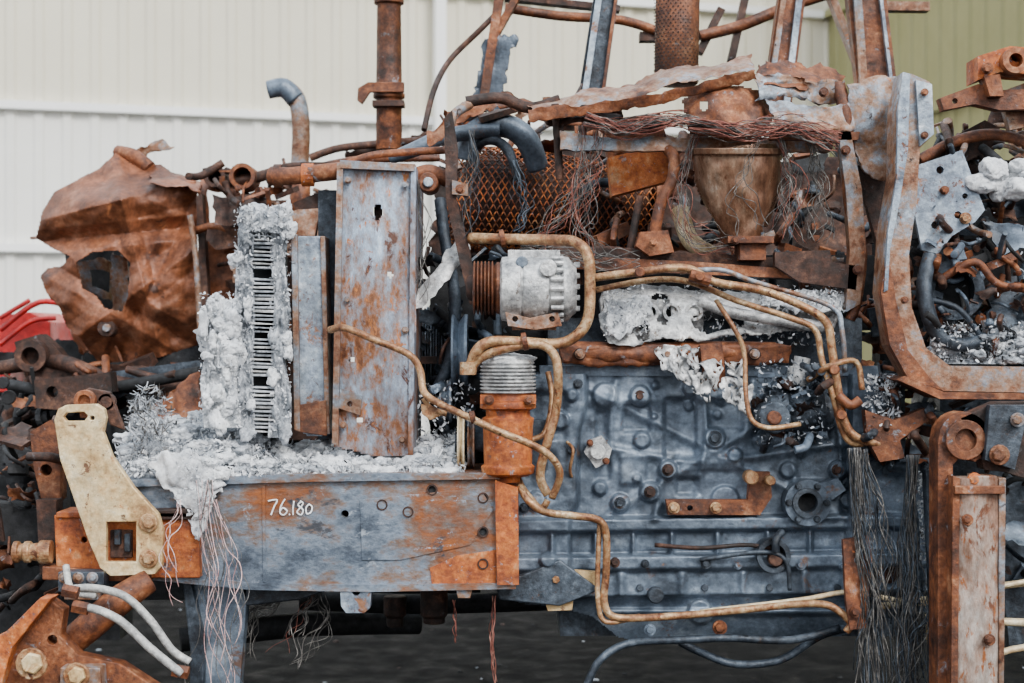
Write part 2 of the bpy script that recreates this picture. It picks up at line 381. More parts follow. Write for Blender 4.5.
E.sheet([[(558,344,-.055),(612,347,-.055),(660,343,-.055),(720,346,-.055),(790,345,-.055)],[(560,364,-.05),(612,366,-.05),(660,364,-.05),(720,364,-.05),(788,362,-.05)]],60,6,.007,14,RUST,.02,.006)
for x in (580,668,755): E.disc(x,354,-.075,6,.05,RUSTD); E.bolt(x,354,-.08,3.4,RUSTG)
E.plate([(700,345),(722,342),(726,380),(715,392),(704,380)],-.08,.02,RUST)
ENG=E.build('diesel_engine',0)
P=Part()
P.sheet([[(603,300,.02),(640,284,.05),(690,288,.05),(760,292,.05),(838,292,.05)],[(600,320,-.02),(640,300,-.02),(690,305,-.02),(760,302,0),(840,306,0)],[(610,345,-.06),(650,342,-.06),(700,338,-.06),(760,335,-.05),(832,325,-.03)]],90,26,.012,9,ALU,.006,.01,
   skip=lambda u,v:((u-.36)/.055)**2+((v-.55)/.25)**2<1 or ((u-.22)/.05)**2+((v-.8)/.16)**2<1 or ((u-.6)/.1)**2+((v-.75)/.15)**2<1)
P.plate([(600,300),(606,285),(625,290),(655,300),(700,296),(705,300),(703,330),(690,338),(640,340),(615,345),(604,330)],.02,.06,ALU,[circ(680,320,12,14),circ(645,322,9,12)])
for x in (650,672,694): P.ring(x,312,-.04,9,6,.04,ALU,DARK)
for x,y in ((668,358),(680,370),(700,385),(728,392),(742,400),(735,375),(690,358),(712,372)):
    P.sheet([[(x-12,y-10,-.1),(x+12,y-14,-.09)],[(x-4,y+8,-.11),(x+8,y+18,-.1)]],14,14,.012,26,ALU,.003,.008,seed=x,skip=lambda u,v:noise.noise(Vector((u*5+x,v*5,y)))>.28)
P.sheet([[(604,300,-.04),(640,292,-.05),(650,300,-.04)],[(606,330,-.06),(622,338,-.08),(640,325,-.05)]],30,30,.02,16,ASH,.006,.01)
P.sheet([[(760,296,-.03),(800,290,-.03),(842,294,-.02)],[(765,308,-.06),(800,312,-.07),(842,312,-.05)]],40,14,.014,20,ASH,.005,.01)
P.tube([(700,300,-.04),(730,312,-.05),(790,322,-.06),(830,328,-.05)],6,ALU,12)
P.flakes(600,285,840,345,-.06,.05,700,.004,[ASH,ASHG],None,1.4)
P.flakes(604,292,650,335,-.09,-.04,500,.003,[ASH,ASH,ASHG],None,1.4); P.flakes(760,290,845,312,-.08,-.02,900,.003,[ASH,ASHG],None,1.4)
P.build('rocker_cover',0,ENG)
P=Part()
P.lathe(W(765,412,-.05),(1,0,0),[(0,.05),(.01,.06),(.05,.06),(.06,.045),(.13,.045),(.14,.055),(.16,.05)],BLUED,20)
P.lathe(W(797,385,-.05),(.2,0,1),[(0,.03),(.04,.03),(.045,.02),(.07,.02)],ALU,14)
P.disc(775,418,-.15,16,.1,BLUED);P.disc(775,418,-.17,7,.1,RUST)
P.clutter(760,372,830,445,-.14,-.02,44,.02,[BLUED,BLUE,RUSTD,BLUED])
P.flakes(755,360,835,445,-.16,-.05,500,.004,[ASHG,BLUED],None,1.4)
P.build('fuel_injection_pump',.0015,ENG)
# ---------------------------------------------------------------- AC compressor
P=Part(); d=-.13; c=W(500,289,d); k=S(d)
P.lathe(c,(1,0,0),[(0,26*k),(2*k,32*k),(20*k,33*k),(22*k,30*k),(24*k,33*k),(48*k,33*k),(50*k,29*k),(60*k,29*k),(63*k,33*k),(68*k,32*k),(72*k,27*k),(76*k,24*k)],ALU,30)
pr=[(0,8*k),(0,22*k)]
for i in range(6): pr+=[(i*3.6*k+1*k,27*k),(i*3.6*k+2*k,27*k),(i*3.6*k+3*k,22*k)]
pr+=[(24*k,26*k),(27*k,26*k),(27*k,10*k)]
P.lathe(W(473,288,d),(1,0,0),pr,RUST,36,False)
P.lathe(W(466,288,d),(1,0,0),[(0,8*k),(2*k,12*k),(8*k,14*k)],RUSTD,16)
P.box(508,250,560,262,d-.02,.05,ALU); P.box(512,318,556,330,d-.03,.05,RUSTG)
P.disc(548,268,d-.085,9,.06,ALU); P.disc(522,262,d-.06,6,.05,BLUE)
P.plate([(505,312),(530,318),(558,312),(562,326),(535,330),(508,326)],d-.06,.03,RUSTG,[circ(515,319,3,8),circ(552,319,3,8)])
for a in range(5): P.box(574,262+a*11,580,267+a*11,d-.02,.04,ALU)
for a in range(9):
    an=-1.2+a*.3; P.lathe(W(551,289-33*math.sin(an),d-.082*math.cos(an)),(1,0,0),[(0,.006),(.03,.006)],ALU,8,False)
P.build('ac_compressor',.0025)
P=Part()
for i in range(12):
    P.lathe(W(414+i*2.6,352,.42),(1,0,0),[(0,.02),(0,.13-.004*abs(i-6)),(.0035,.13-.004*abs(i-6)),(.0035,.02)],BLUEL if i%2 else BLUED,40,False)
P.lathe(W(410,352,.42),(1,0,0),[(0,.03),(.01,.05),(.09,.05)],BLUED,20)
for a in range(7):
    an=a*.9; c=W(448,352,.42)
    v=Vector((0,math.cos(an),math.sin(an))); w=Vector((0,-math.sin(an),math.cos(an)))
    P.add([c+v*.05-w*.03+Vector((-.02,0,0)),c+v*.05+w*.03+Vector((.02,0,0)),c+v*.2+w*.05+Vector((.03,0,0)),c+v*.2-w*.05+Vector((-.03,0,0)),
       c+v*.05-w*.03+Vector((-.015,0,0)),c+v*.05+w*.03+Vector((.025,0,0)),c+v*.2+w*.05+Vector((.035,0,0)),c+v*.2-w*.05+Vector((-.025,0,0))],
       [[0,1,2,3],[7,6,5,4],[0,1,5,4],[1,2,6,5],[2,3,7,6],[3,0,4,7]],BLUED)
P.build('cooling_fan',.001,ENG)
P=Part()
def pulley(x,y,d,r,w,mat):
    k=S(d);P.lathe(W(x,y,d),(1,0,0),[(0,4*k),(0,r*k),(w*.15*k,r*k),(w*.45*k,r*.8*k),(w*.8*k,r*k),(w*k,r*k),(w*k,5*k)],mat,36,False)
pulley(458,442,-.04,30,7,CREAM); pulley(468,442,-.04,26,7,RUSTG); pulley(452,350,.1,36,16,BLUE); pulley(440,400,.12,22,12,BLUEL); pulley(484,300,.1,20,12,RUSTD)
P.lathe(W(455,442,-.04),(1,0,0),[(0,.02),(.0,.025),(.16,.025)],BLUED,14)
P.build('belt_pulley',.001,ENG)
P=Part()
P.clutter(418,250,520,460,.08,.3,110,.035,[DARK,BLUED,RUSTD,BLUED,BLUE])
P.tube([(440,200,.2),(445,240,.15),(455,300,.1),(450,360,.1),(430,400,.1)],6,BLUED)
P.sheet([[(416,300,.0),(440,262,.02),(462,230,.05)],[(414,312,.0),(442,288,-.01),(466,250,.05)]],14,6,.012,18,ALU,.003,.008)
P.flakes(418,380,475,455,.0,.1,300,.004,[ASHG,ASH],None,1.4)
P.build('accessory_drive',.0015,ENG)
# ---------------------------------------------------------------- oil filter
P=Part(); d=-.14;k=S(d)
P.lathe(W(508,476,d),(0,0,1),[(0,20*k),(3*k,26*k),(10*k,27*k),(12*k,24*k),(50*k,25*k),(58*k,26*k),(60*k,22*k),(66*k,22*k),(68*k,28*k),(74*k,28*k),(76*k,24*k),(84*k,24*k)],RUSTO,32)
pr=[(0,24*k)]
for i in range(8): pr+=[(i*3.6*k+.6*k,28*k),(i*3.6*k+2*k,28*k),(i*3.6*k+2.6*k,24.5*k)]
pr+=[(30*k,27*k),(34*k,24*k)]
P.lathe(W(508,393,d),(0,0,1),pr,ALU,32,False)
P.box(480,395,536,404,d-.05,.1,RUSTO); P.bolt(489,400,d-.055,3.5); P.bolt(529,400,d-.055,3.5)
P.lathe(W(508,482,d),(0,0,1),[(0,12*k),(8*k,14*k)],RUSTO,6,False)
P.box(532,420,548,470,-.06,.06,BLUED); P.tube([(530,440,-.12),(545,432,-.1),(552,400,-.08),(548,372,-.06)],3,PIPE)
P.blob(W(508,358,d),(.06,.05,.012),ASH,.3,30,4)
P.build('oil_filter',.0015)
# ---------------------------------------------------------------- pipes
def clampon(P,x,y,d,r,mat=RUST): P.lathe(W(x,y,d),(1,0,.2),[(0,r*S(d)),(.001,r*1.3*S(d)),(.012,r*1.3*S(d)),(.013,r*S(d))],mat,14,False)
P=Part()
P.tube([(470,238,-.02),(500,239,-.06),(550,240,-.12),(575,242,-.16),(588,256,-.18),(590,285,-.18),(588,318,-.18),(576,336,-.18),(556,344,-.18),(520,342,-.2),(490,342,-.2),(476,352,-.2),(470,372,-.18)],[5.5]*12+[6.5],PIPE,14)
P.tube([(470,372,-.18),(478,360,-.19),(500,350,-.2),(535,344,-.2),(552,352,-.2),(558,372,-.2),(556,410,-.18),(548,440,-.18),(540,475,-.16),(548,495,-.16)],4.6,PIPE,14)
P.lathe(W(468,362,-.19),(0,0,-1),[(0,.014),(0,.02),(.03,.02),(.03,.014)],PIPE,14,False)
clampon(P,500,239,-.06,7);clampon(P,522,342,-.2,7)
P.build('coolant_pipe',0)
P=Part()
P.tube([(330,330,-.12),(345,328,-.16),(375,340,-.18),(408,354,-.18),(420,370,-.18),(424,392,-.2),(440,404,-.22),(470,418,-.25),(500,432,-.26),(530,444,-.25),(550,456,-.24),(560,474,-.22),(552,498,-.2)],3.7,PIPE,12)
P.tube([(424,398,-.19),(430,408,-.19),(446,414,-.2)],3,PIPE)
P.plate([(421,404),(437,408),(440,416),(430,420),(422,414)],-.2,.01,PIPE)
clampon(P,470,418,-.25,5)
P.tube([(520,486,-.15),(528,500,-.17),(545,512,-.17),(575,516,-.15),(598,520,-.14),(606,534,-.13),(606,575,-.12),(604,600,-.12),(612,616,-.12),(640,618,-.12),(700,614,-.12),(760,608,-.12),(800,604,-.14),(830,606,-.16),(850,622,-.17),(846,632,-.17)],3.8,PIPE,12)
P.tube([(600,520,-.12),(598,560,-.12),(598,600,-.12),(606,622,-.12),(640,616,-.11)],2.6,PIPE,10)
P.tube([(700,612,-.1),(800,600,-.12),(850,592,-.15),(900,600,-.15),(950,595,-.15),(1060,575,-.1)],2.6,CREAM,10)
P.tube([(548,500,-.15),(540,508,-.15),(524,490,-.15),(518,478,-.12)],3.4,PIPE,10)
P.build('fuel_pipe',0)
P=Part()
P.tube([(592,278,-.12),(640,272,-.14),(685,268,-.14),(715,282,-.15),(760,290,-.15),(800,305,-.15),(826,322,-.15),(832,350,-.15),(838,390,-.15),(846,425,-.15),(862,440,-.15),(895,446,-.13)],4.2,PIPE,12)
P.tube([(596,290,-.1),(650,280,-.1),(690,282,-.12),(735,300,-.12),(790,318,-.14),(815,330,-.14),(822,360,-.14),(834,400,-.15),(842,430,-.14),(855,444,-.14),(885,438,-.12)],3.2,PIPE,12)
P.tube([(680,272,-.1),(720,270,-.12),(755,282,-.12),(830,306,-.1),(842,330,-.12),(845,372,-.1)],2.6,RUSTG,12)
P.tube([(716,300,-.1),(735,330,-.12),(744,352,-.12),(746,395,-.14),(752,420,-.15),(770,428,-.17),(800,424,-.15)],2.6,PIPE,10)
P.tube([(808,380,-.12),(830,366,-.16),(856,362,-.14),(862,390,-.14)],3,PIPE,10)
P.tube([(838,395,-.16),(850,405,-.17),(860,400,-.17)],5,RUST)
for x,y in ((640,272),(700,276),(835,370),(842,415)): P.disc(x,y,-.17,5,.04,RUST)
P.lathe(W(690,275,-.15),(1,0,-.3),[(0,.012),(0,.016),(.05,.016),(.05,.012)],RUST,12,False)
P.build('injector_return_pipe',0)
P=Part()
P.tube([(585,690,-.1),(600,660,-.1),(630,643,-.08),(680,640,-.1),(730,638,-.1),(790,640,-.1),(840,628,-.1)],4,BLUED,10)
P.tube([(680,642,-.05),(700,652,-.05),(735,664,-.05),(780,660,-.05),(820,636,-.05),(850,628,-.05)],4,BLUED,10)
P.build('rubber_hose',0)
# ---------------------------------------------------------------- radiator group
P=Part()
def rp(x,y):
    n=noise.noise(Vector((x*.02,y*.012,2)))
    return -.05-.012*n-.02*math.exp(-((x-376)/30)**2)*math.sin((y-160)/290*3.1)
P.hf(334,164,416,456,40,130,rp,PLATE,.006,[(341,163),(416,167),(416,300),(411,455),(374,456),(334,446),(337,300)],[circ(378,212,5,10,8),circ(390,275,3,8),circ(352,360,3,8),circ(360,420,3,8)])
P.plate([(411,167),(416,167),(413,455),(408,455)],-.065,.35,PLATE)
P.plate([(337,163),(343,163),(338,446),(332,443)],-.072,.05,RUSTG)
P.plate([(340,160),(415,164),(414,171),(340,168)],-.075,.3,RUSTG)
for x,y in ((348,180),(405,185),(347,300),(405,330),(343,425),(402,440)): P.bolt(x,y,-.062,2.4,RUSTG)
P.plate([(340,388),(362,396),(360,415),(338,408)],-.07,.012,RUSTG,[circ(350,404,3,8)])
P.box(374,204,382,220,-.02,.015,RUSTD)
RP=P.build('radiator_side_panel',.002)
P=Part()
P.hf(292,236,328,436,20,90,lambda x,y:-.02-.01*noise.noise(Vector((x*.05,y*.02,5))),BLUEL,.006,[(293,236),(322,236),(326,300),(328,434),(312,437),(296,430),(292,330)])
P.plate([(291,234),(297,234),(300,432),(294,430)],-.04,.06,RUSTG)
P.plate([(320,236),(325,236),(330,434),(325,434)],-.03,.3,RUSTG)
P.plate([(298,405),(326,400),(327,436),(298,432)],-.034,.01,RUST)
P.box(328,195,338,440,.1,.3,DARK)  # fills the gap between panels, shade painted as a black strip
P.box(318,190,337,440,.06,.3,BLUED)
P.build('oil_cooler_panel',.002)
P=Part()
for i in range(52):
    y=226+i*4
    x0=251+2*math.sin(i*.7)
    if i in (11,12,27,38,39): continue
    P.plate([(x0,y+R(-.6,.6)),(274,y+1+R(-1,1)),(274,y+2.6),(x0,y+2)],-.07+R(-.008,.006),.2,ASHG if i%3 else ALU)
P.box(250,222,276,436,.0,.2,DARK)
def core(x,y): return -.06-.022*noise.fractal(Vector((x*.08,y*.03,3)),.7,2.2,4)-.010*abs(math.sin(x*.45+noise.noise(Vector((0,y*.03,0)))*3))
P.hf(230,203,256,440,40,320,core,ASHG,.02,[(240,210),(250,204),(255,212),(252,260),(254,320),(252,380),(255,438),(236,438),(238,380),(233,330),(236,270)])
P.hf(268,203,294,440,40,320,core,ASHG,.02,[(272,206),(282,204),(289,216),(284,262),(290,310),(284,360),(291,400),(290,438),(268,438),(271,360),(274,300),(270,250)])
P.sheet([[(236,206,-.06),(262,203,-.07),(288,210,-.05)],[(240,238,-.08),(258,232,-.09),(282,236,-.08)]],40,30,.014,18,ASHG,.01,.008)
P.flakes(234,205,254,435,-.1,-.06,550,.0035,[ASH,ASHG],None,1.3); P.flakes(270,205,291,435,-.1,-.06,450,.0035,[ASHG,ASH],None,1.3)
P.flakes(240,204,288,240,-.11,-.07,300,.004,[ASH,ASHG],None,1.3)
for i in range(26): 
    x=random.choice([R(234,253),R(272,290)]); P.blob(W(x,R(206,436),-.075),(R(.006,.018),.014,R(.01,.03)),random.choice([ASH,ASHG]),.7,40,4,i,True)
P.hf(196,290,242,430,70,200,lambda x,y:-.08-.035*noise.fractal(Vector((x*.05,y*.03,8)),.7,2.2,4)-.02*max(0,1-abs(x-218)/20),ASH,.02,[(208,298),(216,292),(226,300),(238,298),(240,340),(236,380),(241,428),(204,428),(200,380),(206,350),(198,330)])
P.flakes(198,292,241,428,-.14,-.08,450,.0035,[ASH,ASH,ASHG],None,1.3)
for i in range(16): P.blob(W(R(204,238),R(298,425),-.11),(R(.01,.022),.016,R(.012,.035)),ASH,.7,36,4,i,True)
P.sheet([[(196,330,-.08),(208,318,-.1)],[(203,380,-.09),(212,372,-.12)]],8,16,.02,16,ASH,.003,.01)
P.build('burnt_radiator_core',0)
P=Part()
P.tube([(272,176,.0),(290,176,-.02),(330,172,-.03),(345,170,-.02)],[10,9,9,9],RUST,16)
P.lathe(W(274,176,-.0),(1,0,0),[(0,.02),(0,.03),(.02,.03),(.02,.024)],RUST,18,False)
P.lathe(W(302,175,-.02),(1,0,0),[(0,.024),(0,.029),(.03,.029),(.03,.024)],RUSTO,18,False)
P.box(300,162,345,168,.0,.2,RUSTD)
P.tube([(415,176,.05),(430,172,.05),(448,180,.05)],8,RUST); P.disc(428,182,-.02,10,.1,RUST); P.disc(428,182,-.03,5,.1,BLUEL)
P.tube([(338,168,.05),(370,156,.06),(410,152,.08),(450,150,.1)],4,RUST)
P.build('radiator_top_hose',.0015,RP)
# ash heap
random.seed(5)
P=Part()
def heap_top(x):
    t=452-50*math.exp(-((x-222)/44)**2)-34*math.exp(-((x-150)/24)**2)-18*math.exp(-((x-440)/30)**2)-16*math.exp(-((x-345)/25)**2)
    return t+8*noise.noise(Vector((x*.06,0,0)))
def hh(x,y):
    return .16-.3*((y-heap_top(x))/(480-heap_top(x)+.01))**.8 if y>heap_top(x) else .16
P.hf(116,380,466,478,340,120,lambda x,y: max(-.165,hh(x,y))-.035*noise.fractal(Vector((x*.05,y*.07,3)),.75,2.2,5)-.006*noise.noise(Vector((x*.4,y*.4,1))),ASHG,0,[(x,heap_top(x)) for x in range(118,465,6)]+[(464,478),(118,478)])
for i in range(150):
    x=R(125,460); y=R(heap_top(x)-2,474); t=max(0,(y-heap_top(x))/(480-heap_top(x))); z=R(.4,1.2)
    P.blob(W(x,y,.13-.3*t**.8),(.028*z,.024*z,.014*z),random.choice([ASHG,ASH,ASH]),.75,42,4,i,True)
def fl(n,size,mats,long=1,up=8):
    for i in range(n):
        x=R(116,465); ht=heap_top(x)-R(0,up)*random.random(); y=R(ht,476); t=max(0,(y-ht)/(480-ht)); d=.14-.32*t**.8-R(0,.02)
        P.flakes(x,y,x,y,d,d,1,size,mats,None,long)
fl(3200,.004,[ASHG,ASH,ASH],1.3); fl(1500,.002,[ASH,ASHG],6,14); fl(400,.009,[ASH,ASH,ASHG]); fl(500,.003,[DARK,BLUED],1.5)
P.flakes(128,380,200,476,-.14,.0,2600,.0022,[ASHG,WIRE,ASHG],lambda x,y: (x-150)**2/700+(y-420)**2/1500<R(.1,1),6)
P.flakes(160,440,240,540,-.24,-.18,900,.004,[ASH,ASH,ASHG],lambda x,y: abs(x-198)<(545-y)*.38*R(.3,1),1.4)
P.sheet([[(150,468,-.18),(190,452,-.2),(228,468,-.18)],[(168,490,-.19),(196,500,-.21),(216,488,-.19)],[(184,510,-.2),(198,536,-.2),(206,508,-.19)]],40,50,.022,16,ASH,.006,.012)
for i in range(20):
    y=R(462,520); P.blob(W(198+R(-1,1)*(545-y)*.35,y,-.19),(R(.008,.02),.014,R(.006,.016)),ASH,.7,40,4,i,True)
P.build('ash_heap',0)
# ---------------------------------------------------------------- front frame rail
random.seed(9)
P=Part(); d=-.16
P.plate([(128,482),(300,477),(494,476),(516,492),(518,583),(500,584),(372,586),(340,588),(250,584),(150,572),(128,560)],d,.03,RAIL,
  [circ(432,490,4,10),circ(382,505,4,10),circ(408,512,3,8),circ(345,514,4,10),circ(436,535,5,10),circ(483,498,5,12),circ(483,532,5,12),circ(483,564,5,12),circ(385,540,3,8)])
P.plate([(124,480),(300,474),(496,473),(500,479),(300,482),(126,487)],d-.015,.3,RAIL)
P.plate([(150,572),(250,583),(372,585),(516,583),(516,589),(372,592),(250,590),(150,580)],d-.01,.25,RAIL)
P.plate([(340,588),(372,586),(370,608),(364,613),(346,613),(341,606)],d-.005,.05,BLUEL,[circ(356,592,4,10)])
P.plate([(495,480),(518,488),(519,585),(497,585)],d-.02,.12,RUSTO)
P.plate([(430,568),(456,556),(496,550),(496,586),(432,587)],d-.003,.004,RUSTO)
P.plate([(360,500),(480,488),(493,510),(470,545),(400,560),(362,560)],d-.004,.006,RAIL)
P.plate([(262,484),(265,484),(266,582),(263,582)],d-.004,.006,RAIL)
for x,y in ((432,490),(483,498),(483,532),(483,564),(382,505),(408,512)): P.ring(x,y,d-.006,5.6,4,.01,RUSTD,DARK)
P.plate([(455,584),(474,584),(470,598),(458,598)],d,.05,RUSTG)
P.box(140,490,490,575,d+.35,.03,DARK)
def ch(pts): P.tube([(x,y,d-.004) for x,y in pts],.8,CHALK,6,4)
ch([(268,501),(277,500),(274,507),(271,515)]);ch([(285,499),(281,506),(280,513),(284,515),(287,511),(283,508),(280,511)]);ch([(289,514),(290,515)])
ch([(294,501),(293,508),(293,515)]);ch([(301,502),(298,505),(303,510),(301,515),(297,512),(301,507),(303,503),(300,501)]);ch([(309,504),(306,508),(307,514),(311,512),(312,507),(309,504)])
RL=P.build('frame_rail',.003)
P=Part()
P.plate([(495,586),(560,560),(600,590),(560,606),(500,600)],-.1,.06,BLUED)
P.plate([(182,578),(248,585),(240,683),(238,960),(192,960),(196,640)],-.1,.05,BLUE)
P.plate([(182,578),(190,579),(204,640),(198,960),(190,960),(190,650)],-.13,.08,BLUED)
P.plate([(240,583),(330,590),(300,600),(246,606)],-.1,.05,BLUED)
P.build('front_axle_support',.003,RL)
P=Part()
P.lathe(W(395,596,.2),(0,0,-1),[(0,.03),(.05,.03),(.055,.022),(.08,.022)],RUSTD,16)
P.lathe(W(434,588,.1),(0,0,-1),[(0,.035),(.07,.035),(.075,.028),(.09,.028)],RUSTD,16)
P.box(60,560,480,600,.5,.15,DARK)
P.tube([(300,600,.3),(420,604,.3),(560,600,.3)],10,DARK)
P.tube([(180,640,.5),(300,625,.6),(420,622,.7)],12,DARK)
P.build('front_axle',.003,RL)
P=Part()
P.plate([(54,515),(198,512),(200,578),(150,578),(92,574),(56,570)],-.19,.05,RUSTO,[circ(84,540,3,8)])
P.plate([(100,512),(200,508),(205,520),(100,520)],-.2,.2,RUSTD)
P.box(56,512,196,518,-.2,.12,RUSTO)
P.plate([(42,566),(150,574),(150,582),(42,580)],-.21,.1,RUST)
P.build('front_crossmember',.003,RL)
P=Part()
P.plate([(54,420),(58,409),(66,405),(96,404),(104,409),(106,418),(103,432),(112,456),(134,488),(158,514),(163,530),(162,566),(155,574),(110,576),(100,568),(88,540),(74,500),(60,460)],-.26,.022,BRKT,
  [[(66,413),(84,412),(88,416),(84,421),(66,421),(63,417)],[(106,522),(136,522),(136,562),(106,562)],circ(92,418,2.5,8)])
P.bolt(148,523,-.265,6.5,PIPE);P.bolt(148,559,-.265,6.5,PIPE)
P.box(110,530,132,558,-.2,.02,RUSTD); P.box(114,530,120,545,-.215,.02,BLUED);P.box(124,534,130,552,-.215,.02,BLUED)
P.plate([(74,398),(88,388),(110,392),(124,430),(110,425),(100,402)],-.2,.02,RUSTD)
P.build('front_weight_bracket',.003)
P=Part()
P.ring(84,401,-.23,11,6,.02,RUST); P.ring(106,402,-.2,9,5,.02,RUSTD)
P.plate([(78,404),(92,404),(90,418),(80,418)],-.235,.02,RUST)
P.build('lifting_eye',.002)
P=Part()
P.plate([(0,668),(8,640),(38,604),(50,600),(64,610),(60,636),(78,655),(120,664),(160,690),(165,760),(-20,760)],-.38,.05,RUST,[circ(52,640,5,12)])
P.plate([(-10,640),(6,632),(40,598),(52,598),(12,648),(0,690),(-10,690)],-.42,.06,RUSTO)
P.plate([(60,668),(100,668),(102,700),(60,700)],-.43,.06,RUSTG)
P.bolt(31,664,-.43,11,BRKT,PIPE);P.bolt(76,676,-.44,9,BRKT,PIPE)
P.plate([(70,628),(105,600),(118,612),(80,650)],-.3,.08,RUST)
P.tube([(66,646,-.3),(90,626,-.3),(120,600,-.28),(150,580,-.25)],[14,15,15,12],RUST,18)
P.lathe(W(64,650,-.3),(-.7,0,-.5),[(0,.03),(0,.04),(.02,.04),(.02,.03)],RUSTG,20,False)
P.lathe(W(14,552,-.2),(1,0,0),[(0,.012),(0,.026),(.012,.026),(.014,.02),(.024,.02),(.026,.026),(.04,.026),(.042,.02),(.06,.022),(.062,.028),(.09,.028)],PIPE,20,False)
P.box(58,572,104,592,-.28,.05,BLUED); P.box(64,590,98,600,-.3,.04,RUSTG)
for x in (64,78,92): P.bolt(x,578,-.29,4,RUSTG)
HL=P.build('hitch_linkage',.003)
P=Part()
P.tube([(76,606,-.4),(98,610,-.42),(122,622,-.42),(150,648,-.42),(182,674,-.42)],4.2,HOSE,12)
P.tube([(66,590,-.34),(92,588,-.36),(124,596,-.36),(150,620,-.36),(172,650,-.36),(190,662,-.36)],4,HOSE,12)
P.tube([(66,566,-.3),(72,590,-.34),(96,596,-.36)],3.5,HOSE,12)
for x,y in ((76,606),(66,590),(176,670)): P.lathe(W(x-3,y,-.41),(1,0,-.2),[(0,.012),(0,.016),(.035,.016),(.036,.01)],RUST,6,False)
P.build('hydraulic_hose',0)
P=Part()
P.clutter(0,430,60,600,-.1,.25,60,.05,[RUSTD,RUST,RUSTD,DARK,DARK])
P.plate([(36,500),(56,500),(56,570),(40,575)],-.15,.06,RUSTD); P.plate([(30,432),(50,420),(60,440),(60,500),(44,510),(34,470)],-.1,.06,RUST,[circ(46,470,6,12)])
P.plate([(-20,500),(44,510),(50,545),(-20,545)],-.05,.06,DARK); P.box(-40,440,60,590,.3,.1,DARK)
P.build('front_hitch_frame',.0025,HL)
# ---------------------------------------------------------------- wiring
def wires(P,path,n,spread,mats,r=.5,wob=4,flare=1.6,clusters=5,d=0,dv=.03):
    cl=[(R(-spread,spread),R(-spread,spread)*flare,R(0,6.3),R(.6,1.2)) for _ in range(clusters)]
    m=len(path)-1
    for i in range(n):
        a,b,ph,_=random.choice(cl); a+=R(-2,2); b+=R(-1,1)*(3+spread*.4)*flare; dd=d+R(-dv,dv); pts=[]; cut=R(.6,1.05) if random.random()<.6 else 1; f1,f2=R(0,6.3),R(.7,2.2)
        for k in range(11):
            t=k/10*cut; x=min(t*m,m-.001); j=int(x); q=x-j
            px=path[j][0]*(1-q)+path[j+1][0]*q; py=path[j][1]*(1-q)+path[j+1][1]*q
            tx=path[j+1][0]-path[j][0]; ty=path[j+1][1]-path[j][1]; l=math.hypot(tx,ty); nx,ny=-ty/l,tx/l
            off=a*(1-t)+b*t+wob*(math.sin(ph+t*6)*.6+math.sin(f1+t*9*f2)*.6)*min(1,t*3)
            pts.append((px+nx*off+R(-.6,.6),py+ny*off,dd+.01*math.sin(f1+k)))
        P.tube(pts,r*R(.6,1.3),random.choice(mats),4,3)
P=Part()
wires(P,[(852,448),(856,520),(866,600),(872,695)],80,7,[WIRE,WIRE,BLUED,BLUED],.5,6,1.6,7,-.18)
wires(P,[(860,450),(876,540),(884,640)],26,6,[WIRE,BLUED],.5,10,2.5,5,-.18)
wires(P,[(914,455),(912,540),(908,620),(914,700)],80,6,[WIRE,WIRE,BLUED,BLUED],.5,7,1.7,7,-.17)
wires(P,[(905,540),(915,620),(900,695)],30,7,[WIRE,BLUED],.45,11,2.5,5,-.17)
P.flakes(918,470,936,560,-.16,-.12,400,.004,[ASHG,ASH],None,1.4)
P.build('hanging_wire_bundle',0)
P=Part()
wires(P,[(205,480),(208,560),(212,620),(222,690)],16,11,[PINK,WIRE,PINK,WIRE],.4,10,1.8,8,-.25)
wires(P,[(215,500),(240,560),(230,620),(215,690)],8,6,[PINK,WIRE],.4,10,1.8,5,-.26)
wires(P,[(180,500),(170,540),(190,600)],5,5,[PINK],.4,8,1.8,4,-.27)
wires(P,[(318,590),(300,620),(285,660)],9,5,[WIRE,WIRER],.45,7,2,5,-.05); wires(P,[(320,590),(320,630),(300,670)],7,5,[WIRE],.45,9,2,5,-.05)
wires(P,[(290,590),(255,610),(235,650)],16,5,[WIRE],.45,7,2,5,-.05)
wires(P,[(494,596),(493,640),(495,700)],6,1.5,[WIRER],.6,2,1,3,-.1); wires(P,[(455,600),(455,645)],3,1.5,[WIRER],.6,2,1,3,-.1)
P.build('burnt_harness_wire',0)
P=Part()
wires(P,[(585,118),(620,130),(680,124),(720,130)],60,6,[WIRER,WIRER,WIRE],.5,6,1,7,-.04); wires(P,[(690,124),(740,134),(790,128),(840,142)],60,6,[WIRER,WIRER,WIRE],.5,6,1.3,7,-.09)
wires(P,[(600,128),(592,170),(560,215),(530,250)],16,6,[WIRE,WIRER],.4,11,1.6,5,.0); wires(P,[(580,125),(585,180),(575,230),(600,262)],20,6,[WIRE,WIRER],.4,10,2,5,.0)
wires(P,[(700,130),(678,180),(690,235),(735,250)],18,6,[WIRE,WIRER],.4,10,1.6,5,-.02); wires(P,[(778,132),(795,180),(785,240)],24,5,[WIRE,WIRER],.4,9,2,5,-.05)
wires(P,[(810,140),(822,190),(808,240)],16,5,[WIRE],.4,9,2,5,-.03)
wires(P,[(515,160),(525,200),(515,232)],8,4,[BLUED,BLUED],.6,6,1.2,4,.1)
wires(P,[(520,248),(560,252),(600,262),(640,262)],18,4,[WIRE],.45,7,1.2,4,-.05)
wires(P,[(760,140),(740,190),(755,230)],5,5,[WIRE],.4,9,2,4,-.1)
wires(P,[(470,130),(476,180),(466,240)],12,4,[WIRE,BLUED],.45,7,1.8,4,.0)
wires(P,[(415,180),(422,240),(418,300)],8,4,[WIRE],.45,7,1.8,4,-.05)
